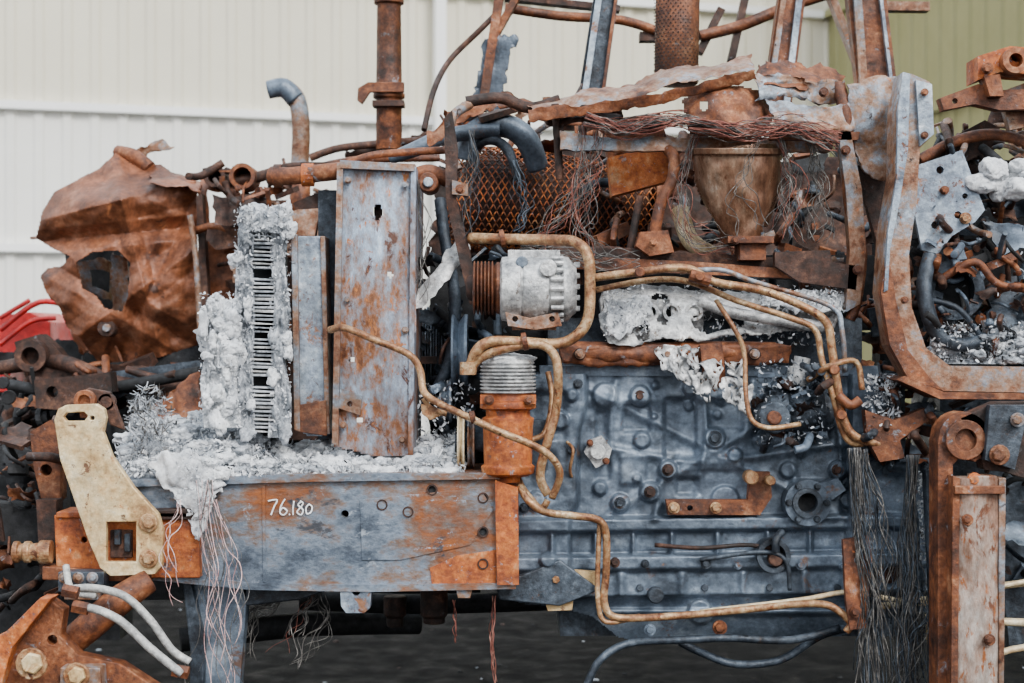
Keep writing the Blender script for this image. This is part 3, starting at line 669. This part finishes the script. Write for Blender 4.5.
P.build('wiring_harness',0)
# ---------------------------------------------------------------- superstructure (hood frame)
P=Part()
P.sheet([[(528,104,.1),(600,88,.08),(680,68,.06),(752,58,.05)],[(535,116,.0),(610,102,-.02),(690,82,-.04),(756,70,-.04)]],60,12,.012,9,RUSTG,.006,.008)
P.sheet([[(528,110,-.04),(640,96,-.05),(756,68,-.05)],[(530,122,-.04),(640,107,-.04),(757,79,-.04)]],60,4,.006,14,RUST,.008,.006)
P.sheet([[(756,64,.06),(800,62,.06),(845,76,.06)],[(757,82,-.04),(800,88,-.03),(842,96,-.02)]],24,8,.012,12,RUST,.006,.012)
P.sheet([[(757,70,-.03),(800,76,-.03),(842,84,-.03)],[(760,104,-.04),(800,98,-.03),(838,104,-.03)]],34,14,.018,14,RUSTG,.005,.012)
P.tube([(470,104,.1),(452,118,.05),(450,150,.03),(458,170,.02)],5,RUSTG); P.tube([(466,102,.1),(500,98,.1),(530,108,.1),(560,100,.1)],6,RUSTD)
P.sheet([[(430,130,.2),(470,100,.2),(520,96,.2),(585,108,.2)],[(432,146,.2),(470,116,.18),(520,112,.18),(590,128,.2)]],40,10,.02,14,RUST,.006,.012)
P.sheet([[(540,108,.1),(580,100,.1),(620,104,.1)],[(548,126,.05),(590,128,.02),(622,120,.05)]],24,10,.02,16,RUSTD,.005,.012)
P.plate([(444,118),(452,110),(458,150),(456,200),(470,250),(478,300),(470,305),(458,255),(446,200)],-.02,.03,RUSTD)
P.plate([(452,180),(468,184),(468,196),(452,194)],-.03,.02,RUSTG,[circ(460,189,3,8)])
P.tube([(668,150,0),(674,158,-.02),(672,180,-.02),(662,200,-.02),(656,225,-.02),(654,250,-.02)],6,RUST)
P.plate([(636,246),(640,232),(668,230),(674,252),(650,256)],-.05,.06,RUST)
P.sheet([[(560,130,.0),(640,138,.0),(740,138,.0),(832,138,.0)],[(560,148,.0),(640,152,-.01),(740,151,.0),(832,152,.0)]],60,5,.007,10,RUSTG,.03,.004)
P.hf(680,84,776,142,48,30,lambda x,y:.06-.12*max(0,1-((x-728)/52)**2-((y-120)/46)**2)**.5-.012*noise.noise(Vector((x*.06,y*.06,0))),RUST,.006,[(682,100),(700,88),(740,86),(766,92),(774,118),(764,134),(730,140),(690,134)],[circ(704,106,5,10)])
P.sheet([[(766,100,-.05),(810,104,-.05),(858,106,-.05)],[(776,122,-.06),(815,130,-.07),(860,130,-.05)]],30,10,.01,12,RUSTG,.01,.008)
P.sheet([[(540,238,.0),(640,250,.0),(760,256,.0),(862,262,.0)],[(556,262,.0),(640,268,.0),(760,276,.0),(862,280,.0)]],60,8,.008,9,RUSTD,.05,.005)
P.plate([(770,128),(860,132),(858,140),(770,140)],-.06,.02,RUST)
P.tube([(838,84,-.02),(846,120,-.04),(850,200,-.04),(860,250,-.04),(856,300,-.04),(850,320,-.04)],[7,7,7,7,6,5],RUST,12)
P.plate([(838,130),(850,128),(862,190),(866,250),(860,304),(846,312),(850,250),(846,190)],-.06,.04,RUSTG)
P.plate([(775,252),(830,250),(832,262),(858,266),(856,290),(800,282),(775,266)],-.06,.03,RUSTD)
P.plate([(608,158),(668,142),(672,180),(612,196)],.1,.08,RUSTO); P.plate([(606,120),(660,112),(668,142),(608,158)],.14,.08,RUST)
P.plate([(556,255),(700,262),(830,272),(830,280),(556,268)],-.03,.02,RUST)
for x,y in ((846,150),(858,270),(654,242),(824,92),(460,189)): P.bolt(x,y,-.07,3.4,RUST)
for a,b2 in (((555,104),(560,180)),((640,196),(630,250)),((790,105),(792,135)),((575,255),(580,285))): P.tube([(a[0],a[1],.05),(b2[0],b2[1],.05)],4,RUSTD)
HF=P.build('hood_frame',.002)
P=Part(); d=.02;k=S(d)
def mf(x,y):
    t=(y-148)/88; hw=(47-6*t-16*t*t); cx=737+5*t
    q=min(1,abs(x-cx)/hw); return d-.11*(1-t*.3)*(1-q**2.6)**.5-.006*noise.noise(Vector((x*.05,y*.05,0)))-(.012 if y<155 else 0)
P.hf(688,148,786,238,70,60,mf,SHEEN,.01,[(690,148),(784,148),(784,156),(781,160),(778,185),(772,205),(764,222),(760,238),(722,238),(716,222),(704,204),(696,185),(693,160),(690,156)])
P.lathe(W(737,150,d+.02),(0.12,0,-1),[(0,40*k),(20*k,42*k),(45*k,38*k),(80*k,22*k)],SHEEN,30)
P.box(728,236,774,243,d-.09,.14,RUST);P.box(740,243,766,260,d-.07,.1,RUST); P.bolt(736,240,d-.095,3)
P.tube([(680,210,.15),(690,240,.1),(712,255,.1)],9,CREAM,14)
MF=P.build('exhaust_muffler',.0015)
P=Part(); c0=W(450,200,.5); ax=(W(655,212,.5)-c0); Lm=ax.length; ax.normalize(); u=Vector((0,-1,0)); u=(u-ax*u.dot(ax)).normalized(); w=ax.cross(u)
rr=.14; na=56; nl=60
def mp(i,j):
    a=2*math.pi*i/na; x=Lm*j/nl; r=rr*(1+.08*math.sin(x*9)+.05*math.sin(a*3+x*5)); return c0+ax*x+(u*math.cos(a)+w*math.sin(a))*r
for j in range(nl):
    for i in range(na):
        if (i+j)%2==0:
            for di in (1,-1):
                if abs(((i+na//2)%na)-na//2)>18: continue
                A=mp(i,j);B=mp(i+di,j+1); P.tube([tuple(A),tuple(B)],.0024,RUST if (i*j)%3 else RUSTO,4,1,raw=True)
P.lathe(c0+ax*.02,ax,[(0,.05),(.02,rr*.86),(Lm-.05,rr*.86),(Lm-.03,.05)],RUSTD,28)
P.lathe(c0+ax*(Lm-.01),ax,[(0,rr*.9),(0,rr*1.06),(.02,rr*1.06),(.02,rr*.9)],RUST,30,False)
P.build('expanded_mesh_guard',0,MF)
P=Part()
P.tube([(466,160,.35),(472,136,.34),(490,126,.33),(512,128,.32),(528,142,.32),(538,168,.35)],[11,12,12,12,12,11],BLUE,16)
P.tube([(470,150,.35),(490,140,.3),(508,150,.3),(518,180,.3)],[4,5,5,4],BLUED,14)
P.tube([(392,158,.35),(418,148,.3),(440,138,.3),(470,132,.3),(500,130,.3)],[6,8,8,8,7],BLUE,14)
P.build('air_intake_pipe',0,HF)
random.seed(31)
P=Part()
P.clutter(440,150,880,260,.75,1.1,110,.07,[RUSTD,RUSTD,RUST,DARK])
P.clutter(450,108,620,150,.3,.6,34,.05,[RUSTD,RUST,RUSTG])
P.sheet([[(440,170,.95),(600,150,.95),(760,160,.95),(900,150,.95)],[(440,300,.95),(600,300,.95),(760,300,.95),(900,300,.95)]],60,30,.04,4,RUSTD,.01,.03)
P.clutter(600,150,870,300,.2,.6,90,.045,[RUSTD,RUST,DARK,BLUED,RUSTG])
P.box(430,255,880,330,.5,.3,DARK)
P.build('engine_bay_debris',.002,ENG)
# ---------------------------------------------------------------- cab frame
P=Part()
def beam(x0,y0,x1,y1,w0,w1,d,mat,th=.05):
    v=Vector((x1-x0,y1-y0)); n=Vector((-v.y,v.x)).normalized()
    P.plate([(x0+n.x*w0/2,y0+n.y*w0/2),(x1+n.x*w1/2,y1+n.y*w1/2),(x1-n.x*w1/2,y1-n.y*w1/2),(x0-n.x*w0/2,y0-n.y*w0/2)],d,th,mat)
beam(610,-30,591,100,24,26,.8,BLUED); beam(603,-30,584,100,6,6,.78,BLUEL); beam(620,-30,602,100,3,3,.78,RUST)
beam(796,-30,777,110,26,28,.8,RUST); beam(803,-30,786,110,6,6,.78,BLUEL); beam(788,-30,768,110,5,5,.78,RUSTG)
beam(864,-30,886,160,38,40,.9,RUST); beam(856,-30,864,85,8,8,.88,RUSTG); beam(878,-30,892,85,3,3,.88,BLUEL)
P.sheet([[(484,38,1.0),(518,36,1.0)],[(472,110,1.0),(502,112,1.0)]],14,24,.02,6,BLUE,.01,.015); beam(500,-10,482,110,9,9,.98,RUST)
beam(520,-10,492,40,7,7,1.0,RUST)
P.tube([(505,8,1.1),(560,16,1.1),(620,20,1.1),(660,32,1.1)],5,RUST); beam(505,-4,620,8,6,6,1.1,RUSTD)
P.tube([(700,36,1.1),(740,26,1.1),(790,6,1.1),(860,-16,1.1)],6,RUST); beam(700,52,722,8,8,8,1.1,RUSTD); beam(640,36,700,36,9,9,1.1,RUSTD)
beam(748,-12,732,60,7,7,1.1,RUSTD); beam(830,-10,858,60,7,7,1.1,RUSTG)
beam(850,5,930,6,9,9,1.3,RUSTG)
P.tube([(424,130,.7),(434,90,.8),(450,60,1.),(480,30,1.),(500,10,1.)],3,RUSTD)
P.build('cab_frame',.003)
P=Part(); d=.7;k=S(d)
P.lathe(W(676,85,d),(0.02,0,1),[(0,20*k),(2*k,22*k),(110*k,22*k),(112*k,20*k)],RUST,40)
for i in range(30):
    for j in range(14):
        a=math.pi*(j+.5*(i%2))/14; r=22.2*k; p=W(676,84,d)+Vector((math.cos(a)*r+.0,-math.sin(a)*r,(3+i*3.2)*k))
        P.lathe(p,(math.cos(a),-math.sin(a),0),[(-.001,.0022),(.0012,.0022)],DARK,8,False)
P.build('perforated_exhaust_stack',0)
P=Part(); d=1.2;k=S(d)
P.lathe(W(389,150,d),(0,0,1),[(0,13*k),(50*k,13*k),(52*k,16*k),(56*k,16*k),(58*k,13*k),(145*k,12*k),(146*k,15*k),(154*k,15*k),(155*k,10*k)],RUST,24)
P.plate([(358,88),(368,82),(404,82),(404,92),(370,92),(362,104),(357,100)],d-.06,.02,RUST)
P.plate([(372,100),(404,100),(404,106),(372,106)],d-.06,.06,RUSTD)
P.build('exhaust_stack',.002)
P=Part()
P.tube([(268,90,1.4),(284,88,1.4),(297,100,1.4),(301,130,1.4),(300,165,1.4),(300,230,1.4)],[8,9,9,9,9,9],RUSTG,18)
P.tube([(268,90,1.39),(284,88,1.39),(296,100,1.39)],[9,10,9.5],BLUE,18)
P.lathe(W(300,230,1.4),(0,0,1),[(0,.035),(.2,.035)],RUST,18)
P.build('curved_exhaust_pipe',0)
# ---------------------------------------------------------------- right side cab mount
P=Part()
P.plate([(903,72),(912,74),(930,82),(934,134),(920,148),(917,200),(909,255),(912,308),(926,348),(950,366),(1100,368),(1100,394),(944,391),(908,378),(890,345),(881,292),(885,232),(895,176),(896,110)],-.2,.09,RUSTG)
P.plate([(903,72),(910,74),(908,150),(900,200),(890,250),(888,290),(884,292),(888,232),(897,176),(898,110)],-.215,.03,BLUEL)
P.plate([(881,292),(888,250),(896,300),(908,350),(930,378),(944,391),(908,378),(890,345)],-.21,.03,RUST)
P.plate([(916,80),(932,84),(934,134),(920,146)],-.212,.02,BLUEL)
P.sheet([[(848,84,-.05),(876,76,-.05),(900,76,-.05)],[(850,130,-.05),(876,126,-.07),(900,125,-.05)],[(864,176,-.05),(882,180,-.05),(900,170,-.05)]],24,30,.014,9,RUSTG,.012,.006)
P.plate([(905,376),(944,392),(1100,395),(1100,400),(940,399),(898,380)],-.22,.14,RUST)
for x,y in ((925,92),(925,135),(905,300)): P.bolt(x,y,-.22,2.6,RUST)
P.plate([(856,165),(895,172),(890,240),(882,262)],-.0,.03,RUSTD)
CM=P.build('cab_mount_bracket',.004)
P=Part()
P.plate([(918,165),(962,150),(985,210),(975,222),(952,236),(938,254),(922,250),(915,215)],-.05,.015,BLUEL,[circ(940,170,4,8),circ(958,215,4,8),circ(935,225,4,8),circ(965,196,3,8)])
P.bolt(945,190,-.055,3);P.bolt(966,218,-.055,4,PIPE)
P.tube([(930,255,-.1),(924,290,-.12),(935,330,-.12),(960,345,-.12),(985,338,-.1)],[7,8,8,7,6],BLUED,14)
P.ring(955,290,-.06,30,20,.06,BLUED,DARK,36)
P.clutter(920,140,1070,360,.0,.5,280,.045,[BLUED,RUSTD,RUST,RUSTG,RUSTD,DARK,BLUED,RUSTD])
P.clutter(930,240,1060,350,-.1,.0,70,.03,[BLUED,BLUE,RUST,RUSTD,DARK])
P.clutter(860,180,905,420,.1,.4,50,.035,[RUSTD,BLUED,RUST])
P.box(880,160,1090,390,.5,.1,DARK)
P.sheet([[(985,285,-.02),(1080,280,-.02)],[(990,340,-.06),(1080,350,-.06)]],16,10,.02,10,BLUED,.02,.01); P.sheet([[(985,222,-.04),(1060,230,-.06)],[(995,252,-.06),(1060,248,-.04)]],16,8,.014,10,BLUE,.01,.01)
P.tube([(940,280,-.08),(975,262,-.1),(1000,285,-.1),(1050,290,-.1)],4,RUST); P.tube([(930,300,-.1),(960,310,-.12),(990,350,-.1)],3,BLUED)
for i in range(16): P.blob(W(R(984,1056),R(164,190),R(-.06,-.02)),(R(.02,.04),.03,R(.015,.03)),ASH,.5,20,4,i,True)
P.hf(930,326,1060,364,150,50,lambda x,y:.08-.2*(y-326)/38-.03*noise.fractal(Vector((x*.06,y*.07,5)),.75,2.2,4),ASHG,0)
for i in range(40): P.blob(W(R(935,1056),R(332,362),R(-.13,-.04)),(R(.01,.028),.02,R(.006,.014)),random.choice([ASHG,ASH]),.7,40,4,i,True)
P.flakes(930,322,1060,362,-.16,-.05,900,.004,[ASH,ASHG,DARK],None,1.4)
P.flakes(930,200,1050,365,-.14,.0,700,.004,[ASHG,BLUED],lambda x,y:y>340-R(0,110)*random.random()**2 or random.random()<.12,1.4)
P.build('cab_controls',.002,CM)
P=Part()
P.plate([(940,98),(978,84),(1000,90),(1060,88),(1060,108),(1000,110),(975,104),(944,110)],-.1,.04,RUST,[circ(955,101,3,8)])
P.plate([(1000,92),(1060,70),(1060,120),(1010,130)],-.06,.03,RUSTG)
P.plate([(978,56),(1010,46),(1060,50),(1060,76),(1000,72),(978,80)],-.12,.1,RUSTO,[circ(1017,56,6,12)])
P.ring(1016,60,-.15,13,7,.06,RUST,DARK); P.bolt(988,68,-.13,4)
P.plate([(984,76),(1000,74),(1004,96),(990,96)],-.13,.05,RUST)
P.tube([(920,160,.0),(960,140,.0),(1000,135,.0),(1050,150,.0)],6,RUST)
P.plate([(900,165),(985,120),(1000,128),(990,150),(920,185)],.05,.02,RUSTD)
P.clutter(940,120,1050,160,.05,.3,30,.04,[RUST,RUSTG,RUSTD])
P.build('door_hinge_assembly',.003)
P=Part(); d=-.32
P.plate([(938,960),(938,442)]+[(x,y) for x,y in reversed([(965+27*math.cos(math.radians(a)),442-30*math.sin(math.radians(a))) for a in range(20,170,15)])]+[(985,455),(975,462),(962,455),(953,465),(953,960)],d,.08,RUST)
P.hf(952,476,1006,1000,24,200,lambda x,y:d-.03-.02*(1-((x-979)/27)**2)-.006*noise.noise(Vector((x*.05,y*.02,0))),POST,.08,[(957,480),(985,476),(1004,478),(1002,690),(1000,1000),(952,1000),(954,690)])
P.plate([(953,476),(960,478),(958,690),(957,1000),(950,1000),(951,690)],d-.045,.06,RUST); P.plate([(999,478),(1006,478),(1004,690),(1002,1000),(997,1000),(999,690)],d-.045,.06,RUSTG)
P.plate([(955,486),(1005,486),(1005,494),(955,494)],d-.06,.03,RUST); P.bolt(968,520,d-.055,4); P.bolt(990,640,d-.055,4)
P.ring(966,440,d-.015,20,11,.06,RUST,RUSTD)
P.plate([(960,418),(998,402),(1100,402),(1100,470),(1030,480),(1004,472),(985,470),(975,440)],d+.0,.06,RUSTD)
P.plate([(990,405),(1030,405),(1015,470),(985,460)],d-.03,.03,BLUED)
P.bolt(1000,455,d-.035,7,RUST);P.bolt(975,480,d-.04,5,RUSTO);P.bolt(1018,420,d-.035,5,RUSTG)
P.plate([(926,470),(940,470),(938,600),(942,960),(930,960),(932,600)],-.2,.04,BLUED)
P.build('loader_mount_post',.004)
P=Part()
P.plate([(843,540),(868,536),(872,560),(866,628),(850,630),(846,600)],-.19,.02,RUST,[circ(858,560,4,10)])
P.bolt(856,612,-.195,4,RUST)
P.plate([(865,410),(895,420),(925,408),(932,418),(900,440),(905,458),(880,462),(868,440)],-.15,.04,RUST)
P.clutter(862,370,935,470,-.12,.05,60,.03,[RUST,RUSTD,BLUED,BLUED]); P.flakes(865,375,900,440,-.15,-.08,500,.0045,[ASH,ASHG],None,1.4)
P.build('starter_bracket',.002,ENG)
P=Part()
P.tube([(880,606,-.1),(940,600,-.1),(1000,586,-.1),(1100,576,-.1)],3.5,CREAM,12)
P.tube([(930,640,-.1),(932,628,-.1),(950,620,-.1),(1010,622,-.1),(1100,624,-.1)],4,CREAM,12)
P.tube([(928,614,-.1),(935,660,-.1),(960,672,-.1),(1010,650,-.1),(1100,640,-.1)],3.5,CREAM,12)
P.build('brake_pipe',0)
P=Part()
P.plate([(940,395),(1100,398),(1100,640),(1010,650),(1000,560),(940,560)],.15,.3,BLUED)
P.clutter(930,400,1060,580,-.05,.15,50,.05,[BLUED,RUSTD,BLUE,DARK])
P.build('transmission_housing',.004,ENG)
# ---------------------------------------------------------------- background wreck (left)
random.seed(4)
P=Part()
hood=[(36,238),(42,212),(54,192),(84,176),(100,168),(118,150),(130,156),(142,166),(160,164),(176,176),(196,178),(198,345),(176,352),(150,360),(128,372),(104,368),(90,352),(80,338),(66,326),(60,308),(46,292),(40,276),(48,268),(62,266),(70,256),(52,248)]
hl=[(76,262),(92,252),(118,250),(130,262),(128,296),(122,312),(104,308),(96,296),(82,288)]
def crease(x,y,nx,ny,c,w,h):
    q=abs(nx*x+ny*y-c); return h*max(0,1-q/w)
def hd(x,y):
    base=1.55-.3*max(0,1-((x-150)/130)**2)**.5-.08*math.sin((y-150)/220*3.14)
    base+= .12*ss(205,150,y)+.08*ss(305,372,y)
    base-=crease(x,y,.25,.97,.25*100+.97*205,22,.05)+crease(x,y,.97,-.25,.97*134-.25*250,12,.03)+crease(x,y,.6,.8,.6*100+.8*320,16,.035)
    base+=crease(x,y,.9,.43,.9*165+.43*260,16,.03)+crease(x,y,.1,.99,.1*100+.99*236,12,.035)+crease(x,y,-.5,.86,-.5*150+.86*320,14,.03)
    base-= .03*noise.fractal(Vector((x*.014,y*.014,3)),.6,2.1,3)+.005*noise.noise(Vector((x*.12,y*.12,7)))
    return base
P.hf(34,146,200,376,150,200,hd,RUSTH,.012,hood,[hl])
P.plate([(64,240),(130,240),(134,320),(70,320)],1.62,.04,DARK)  # black backing plate, shade inside the headlamp hole painted in
P.sheet([[(72,262,1.42),(96,256,1.45),(110,262,1.5)],[(80,290,1.42),(100,296,1.45),(112,300,1.5)]],10,10,.02,6,RUSTG,.008,.01,skip=lambda u,v:.3<u<.85 and .25<v<.8)
P.sheet([[(112,252,1.38),(128,258,1.36)],[(112,312,1.4),(128,308,1.36)]],6,14,.01,7,RUSTG,.008,.01)
P.sheet([[(28,238,1.5),(60,246,1.42),(92,250,1.34)],[(42,232,1.55),(70,236,1.45),(94,240,1.36)]],18,6,.02,6,RUSTG,.008,.015)
P.sheet([[(46,290,1.5),(70,300,1.4),(100,306,1.3)],[(64,318,1.5),(84,322,1.36),(104,326,1.28)],[(84,352,1.5),(100,356,1.36),(124,366,1.3)]],26,24,.03,5,RUSTH,.01,.015)
P.disc(106,328,1.2,9,.1,RUSTD); P.disc(106,328,1.18,4,.1,RUSTG)
P.sheet([[(150,170,1.32),(176,172,1.3),(200,180,1.3)],[(150,182,1.15),(176,186,1.14),(200,192,1.16)]],20,8,.015,8,RUSTH,.01,.01)
P.plate([(196,196),(202,194),(210,330),(202,342)],1.16,.05,RUSTD)
P.sheet([[(200,176,1.3),(240,180,1.3)],[(202,200,1.22),(242,205,1.25)],[(206,345,1.25),(240,345,1.25)]],16,40,.03,7,RUSTH,.006,.01,skip=lambda u,v:.25<u<.8 and .42<v<.6)
P.tube([(118,152,1.4),(134,156,1.36),(150,168,1.34)],7,RUST); P.sheet([[(134,152,1.4),(160,140,1.4)],[(140,160,1.4),(176,148,1.4)]],10,5,.02,10,RUSTG,.006,.01)
P.tube([(192,232,1.15),(215,226,1.1),(236,234,1.1)],4,RUST); P.tube([(190,215,1.12),(196,260,1.12),(200,330,1.12)],3,RUSTG)
P.disc(208,332,1.15,8,.1,RUSTD); P.ring(242,176,1.05,13,9,.12,RUST,DARK); P.ring(214,176,1.15,11,7,.1,RUSTD,DARK)
BH=P.build('burnt_tractor',.001)
P=Part()
P.clutter(205,168,290,200,.95,1.3,26,.045,[RUST,RUSTD,RUSTD])
P.clutter(230,200,345,340,1.0,1.35,70,.08,[RUST,RUSTD,RUSTD,RUSTG])
for pts,m in (([(230,182,1.1),(262,176,1.1),(290,166,1.1),(330,166,1.1)],RUSTD),([(310,158,1.2),(340,148,1.2),(390,143,1.2),(440,138,1.2)],RUSTD),([(310,170,1.1),(360,160,1.1),(440,158,1.1)],RUST)):
    P.tube(pts,[R(3,6) for _ in pts],m,12)
P.sheet([[(344,150,1.25),(400,138,1.25),(446,134,1.25)],[(346,160,1.25),(400,150,1.25),(446,146,1.25)]],30,6,.03,8,RUSTD,.02,.02)
P.box(232,200,345,440,1.4,.2,RUSTD)
P.clutter(0,365,240,430,1.0,1.5,90,.07,[DARK,RUSTD,RUSTD,DARK,RUST])
P.tube([(0,368,1.3),(60,362,1.2),(120,384,1.1),(210,390,1.1)],[7,8,8,7],RUSTD,14); P.tube([(10,385,1.2),(80,392,1.1),(200,372,1.0)],6,DARK,12)
P.plate([(14,342),(40,334),(56,348),(70,366),(120,378),(120,400),(30,392)],1.2,.08,RUSTD)
P.plate([(76,366),(140,360),(200,345),(208,378),(90,404)],1.3,.1,DARK)
P.plate([(80,376),(200,360),(208,378),(90,404)],1.1,.1,BLUED)
P.plate([(34,380),(110,372),(112,392),(60,410),(36,408)],.95,.08,RUSTD,[circ(52,392,6,12)])
P.sheet([[(150,400,.9),(176,384,.9),(204,372,.9)],[(130,440,.9),(170,420,.88),(210,420,.9)]],20,14,.03,7,RUST,.006,.012)
P.ring(30,356,1.15,16,9,.08,RUSTD,DARK); P.ring(52,392,1.15,12,6,.08,RUSTD,DARK)
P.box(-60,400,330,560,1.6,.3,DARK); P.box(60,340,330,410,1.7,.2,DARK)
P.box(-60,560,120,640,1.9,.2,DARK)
P.build('chassis',.003,BH)
P=Part()
P.box(-60,372,10,392,1.95,.3,RED)
P.plate([(-60,345),(-60,322),(30,312),(50,322),(50,352),(20,362)],2.1,.4,RED)
P.tube([(0,330,2.0),(40,302,2.0),(80,310,2.0)],3,RED); P.tube([(0,318,2.0),(30,300,2.0)],2.5,RED); P.tube([(0,345,2.0),(30,322,2.0),(56,318,2.0)],2.5,RED)
P.tube([(56,340,2.),(70,352,2.),(86,350,2.)],3,DARK)
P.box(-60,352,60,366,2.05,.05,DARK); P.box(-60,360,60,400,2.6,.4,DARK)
P.build('red_implement',.003)
P=Part()
for i in range(160):
    x=R(-2.2,2.2);y=R(.5,6); r=R(.004,.012)
    P.blob(Vector((x,y,r*.2)),(r*1.3,r,r*.4),random.choice([DARK,ASHG,RUSTD]),.7,40,2,i)
P.build('floor_rubble',0)
# ---------------------------------------------------------------- light & camera
w=bpy.data.worlds.new('sky'); bpy.context.scene.world=w; w.use_nodes=True; nt=w.node_tree
bg=nt.nodes['Background']; g=nt.nodes.new('ShaderNodeTexCoord'); sp=nt.nodes.new('ShaderNodeSeparateXYZ'); nt.links.new(g.outputs['Generated'],sp.inputs[0])
r=nt.nodes.new('ShaderNodeValToRGB'); nt.links.new(sp.outputs[2],r.inputs[0])
r.color_ramp.elements[0].color=(.12,.12,.12,1); r.color_ramp.elements[0].position=0
r.color_ramp.elements[1].color=(.78,.89,1.0,1); r.color_ramp.elements[1].position=.9
e=r.color_ramp.elements.new(.12); e.color=(.97,.98,1,1)
nt.links.new(r.outputs[0],bg.inputs[0]); bg.inputs[1].default_value=2.6
l=bpy.data.lights.new('sun','SUN'); l.energy=4.6; l.angle=math.radians(20); l.color=(1,.97,.93)
o=bpy.data.objects.new('sun',l); bpy.context.collection.objects.link(o); o.rotation_euler=(math.radians(50),0,math.radians(28)); o.location=(3,-4,6)
cam=bpy.data.cameras.new('camera'); cam.lens=F/1024*36; cam.sensor_width=36
co=bpy.data.objects.new('camera',cam); bpy.context.collection.objects.link(co); co.location=(0,-CD,CH); co.rotation_euler=(math.radians(90),0,0)
cam.dof.use_dof=True; cam.dof.focus_distance=3.95; cam.dof.aperture_fstop=4.0
bpy.context.scene.camera=co
